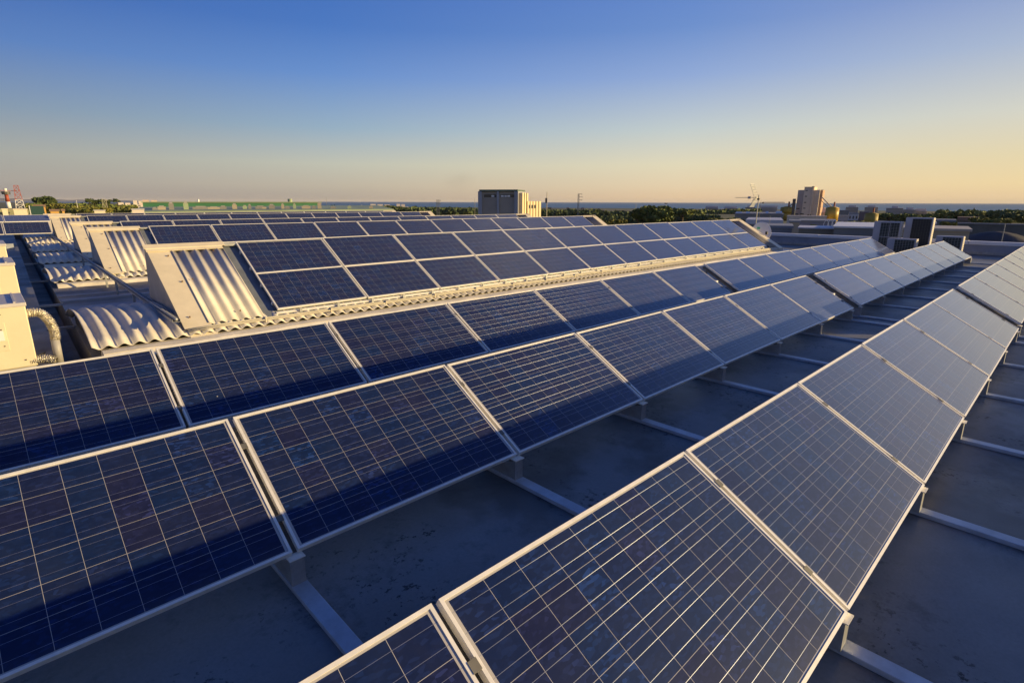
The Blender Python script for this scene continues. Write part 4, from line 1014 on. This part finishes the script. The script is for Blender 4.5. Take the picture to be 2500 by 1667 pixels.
tree(255, 262, 22, 495, 'dark tree behind the pale lattice pylon', LEAFD, 600, 14, vb=509)
tree(285, 262, 16, 494.5, 'small dark tree left of the white houses', LEAFD, 400, 15, vb=505)
tree(132, 200, 40, 508, 'yellow-green shrub in the left fields', LEAFY, 500, 17, vb=522)
tree(215, 190, 70, 518, 'wide yellow-green shrub before the pylon', LEAFY, 700, 18, vb=531)
tree(1800, 150, 50, 533, 'olive bush at the foot of the factory hall', LEAF, 500, 19, vb=548)
tree(1760, 160, 60, 531, 'olive bush beyond the end of the nearest shed', LEAFY, 700, 20, vb=548)
tree(1992, 118, 14, 550, 'small green bush on the low roofs', LEAF, 250, 21, vb=557)
tree(2430, 190, 62, 538, 'wide yellow-green bush before the dark wood at the right', LEAFY, 1200, 22, vb=556)
tree(2325, 170, 28, 545, 'olive bush behind the tan roof', LEAFY, 400, 23, vb=562)
tree(2175, 380, 50, 524, 'green trees below the stepped apartment blocks, left', LEAF, 700, 24, vb=545)
tree(2235, 380, 60, 526, 'green trees below the stepped apartment blocks, right', LEAF, 800, 25, vb=548)
tree(2475, 230, 70, 524, 'dark rounded tree above the far right wall', LEAFD, 1200, 26, vb=552)
tree(2290, 420, 40, 526, 'dark green tree right of the stepped blocks', LEAFD, 500, 27, vb=545)
tree(2105, 300, 30, 543, 'olive shrub between the villas and the olive silo', LEAFY, 400, 28, vb=553)

# far woods that read as one mass
def wood(name, segs, label, mat, seed, leaf=1.2, dens=1.0):
    rng = np.random.default_rng(seed); m = MB()
    for (ua, ub, va, vb_, d) in segs:
        nu = int((ub-ua)*9*dens)
        bumps = [(rng.uniform(ua, ub), rng.uniform(5, 16), rng.uniform(-.35, 1)) for _ in range(max(3, int((ub-ua)/9)))]
        for i in range(nu):
            u = rng.uniform(ua, ub); top = va
            hh = max([b_[2]*math.exp(-((u-b_[0])/b_[1])**2) for b_ in bumps])
            vt = va-(hh-.3)*4.0; v = vt+(vb_-vt)*rng.uniform(0, 1)**1.3; dd = d*rng.uniform(.94, 1.06)
            p = XY(u, dd); z = ZZ(u, v, d); s_ = leaf*rng.uniform(.6, 1.4)*d/420
            a = rng.normal(size=3); a /= np.linalg.norm(a); b2 = np.cross(a, rng.normal(size=3)); b2 /= np.linalg.norm(b2)
            c_ = np.array([p.x, p.y, z]); m.v += [tuple(c_-a*s_), tuple(c_+b2*s_*.8), tuple(c_+a*s_), tuple(c_-b2*s_*.8)]; k = len(m.v); m.f.append((k-4, k-3, k-2, k-1))
    o = m.build(name, mat); o['kind'] = 'stuff'; tag(o, label, 'wood'); return o
wood('far_wood', [(940, 1170, 508, 524, 420), (1310, 1470, 511, 528, 420), (1440, 1560, 515, 536, 400)], 'belt of dark green trees along the coast behind the sheds', LEAFD, 31)
wood('coastal_wood', [(1640, 1725, 513, 535, 420), (2140, 2330, 531, 550, 420), (2290, 2520, 521, 548, 420), (1700, 1860, 515, 528, 560)], 'belt of green trees along the coast at the right', LEAF, 32)
wood('field_hedge', [(60, 330, 511, 520, 420), (780, 960, 507, 516, 500)], 'dark hedges and trees of the fields at the left', LEAF, 33)
wood('dark_hedge', [(1440, 1760, 527, 540, 300)], 'dark straight hedge behind the big round tree', LEAFD, 34, 1.0, 1.3)
wood('scrub', [(60, 340, 515, 532, 250), (1400, 1530, 541, 552, 200), (2050, 2150, 548, 560, 180)], 'yellow-green scrub and rough grass', LEAFY, 35, .8)

# ---------------------------------------------------------------- evening haze
HAZE = 0.00003
hm = bpy.data.materials.new('haze air'); hm.use_nodes = True; hn = hm.node_tree
for n_ in list(hn.nodes):
    if n_.type == 'BSDF_PRINCIPLED': hn.nodes.remove(n_)
pv = hn.nodes.new('ShaderNodeVolumePrincipled'); pv.inputs['Color'].default_value = (.92, .90, .88, 1); pv.inputs['Density'].default_value = HAZE; pv.inputs['Anisotropy'].default_value = 0.0
hn.links.new(pv.outputs[0], hn.nodes['Material Output'].inputs['Volume'])
hz_o = MB().box(-25000, 25000, -25000, 25000, ZG-2.6, 62).build('haze', hm); hz_o['kind'] = 'stuff'; hz_o['label'] = 'thin evening haze over the coastal plain'

# faint smoke drifting left of the block tower
sp = XY(1122, 600); smk = bpy.data.meshes.new('smoke'); bm = bmesh.new(); bmesh.ops.create_icosphere(bm, subdivisions=3, radius=1.0); bm.to_mesh(smk); bm.free()
so = bpy.data.objects.new('smoke', smk); COL.objects.link(so); so.location = (sp.x, sp.y, ZZ(1122, 440, 600)); so.scale = (20, 12, 12); so.rotation_euler = (0, 0, AZ(1122)-math.pi/2)
mm = bpy.data.materials.new('smoke puff'); mm.use_nodes = True; mn = mm.node_tree
for n_ in list(mn.nodes):
    if n_.type == 'BSDF_PRINCIPLED': mn.nodes.remove(n_)
vv = mn.nodes.new('ShaderNodeVolumePrincipled'); vv.inputs['Color'].default_value = (.35, .33, .34, 1)
tcs = mn.nodes.new('ShaderNodeTexCoord'); ln = mn.nodes.new('ShaderNodeVectorMath'); ln.operation = 'LENGTH'; mn.links.new(tcs.outputs['Object'], ln.inputs[0])
nz_ = mn.nodes.new('ShaderNodeTexNoise'); nz_.inputs['Scale'].default_value = 1.6; nz_.inputs['Detail'].default_value = 4; mn.links.new(tcs.outputs['Object'], nz_.inputs['Vector'])
den = M(mn, 'MULTIPLY', M(mn, 'MAXIMUM', M(mn, 'SUBTRACT', 1.0, ln.outputs['Value']), 0.0), M(mn, 'MULTIPLY', M(mn, 'MAXIMUM', M(mn, 'SUBTRACT', nz_.outputs[0], .35), 0.0), .055))
mn.links.new(den, vv.inputs['Density']); mn.links.new(vv.outputs[0], mn.nodes['Material Output'].inputs['Volume']); smk.materials.append(mm)
so['kind'] = 'stuff'; so['label'] = 'faint smoke smudge in the sky left of the block tower'; so['category'] = 'smoke'
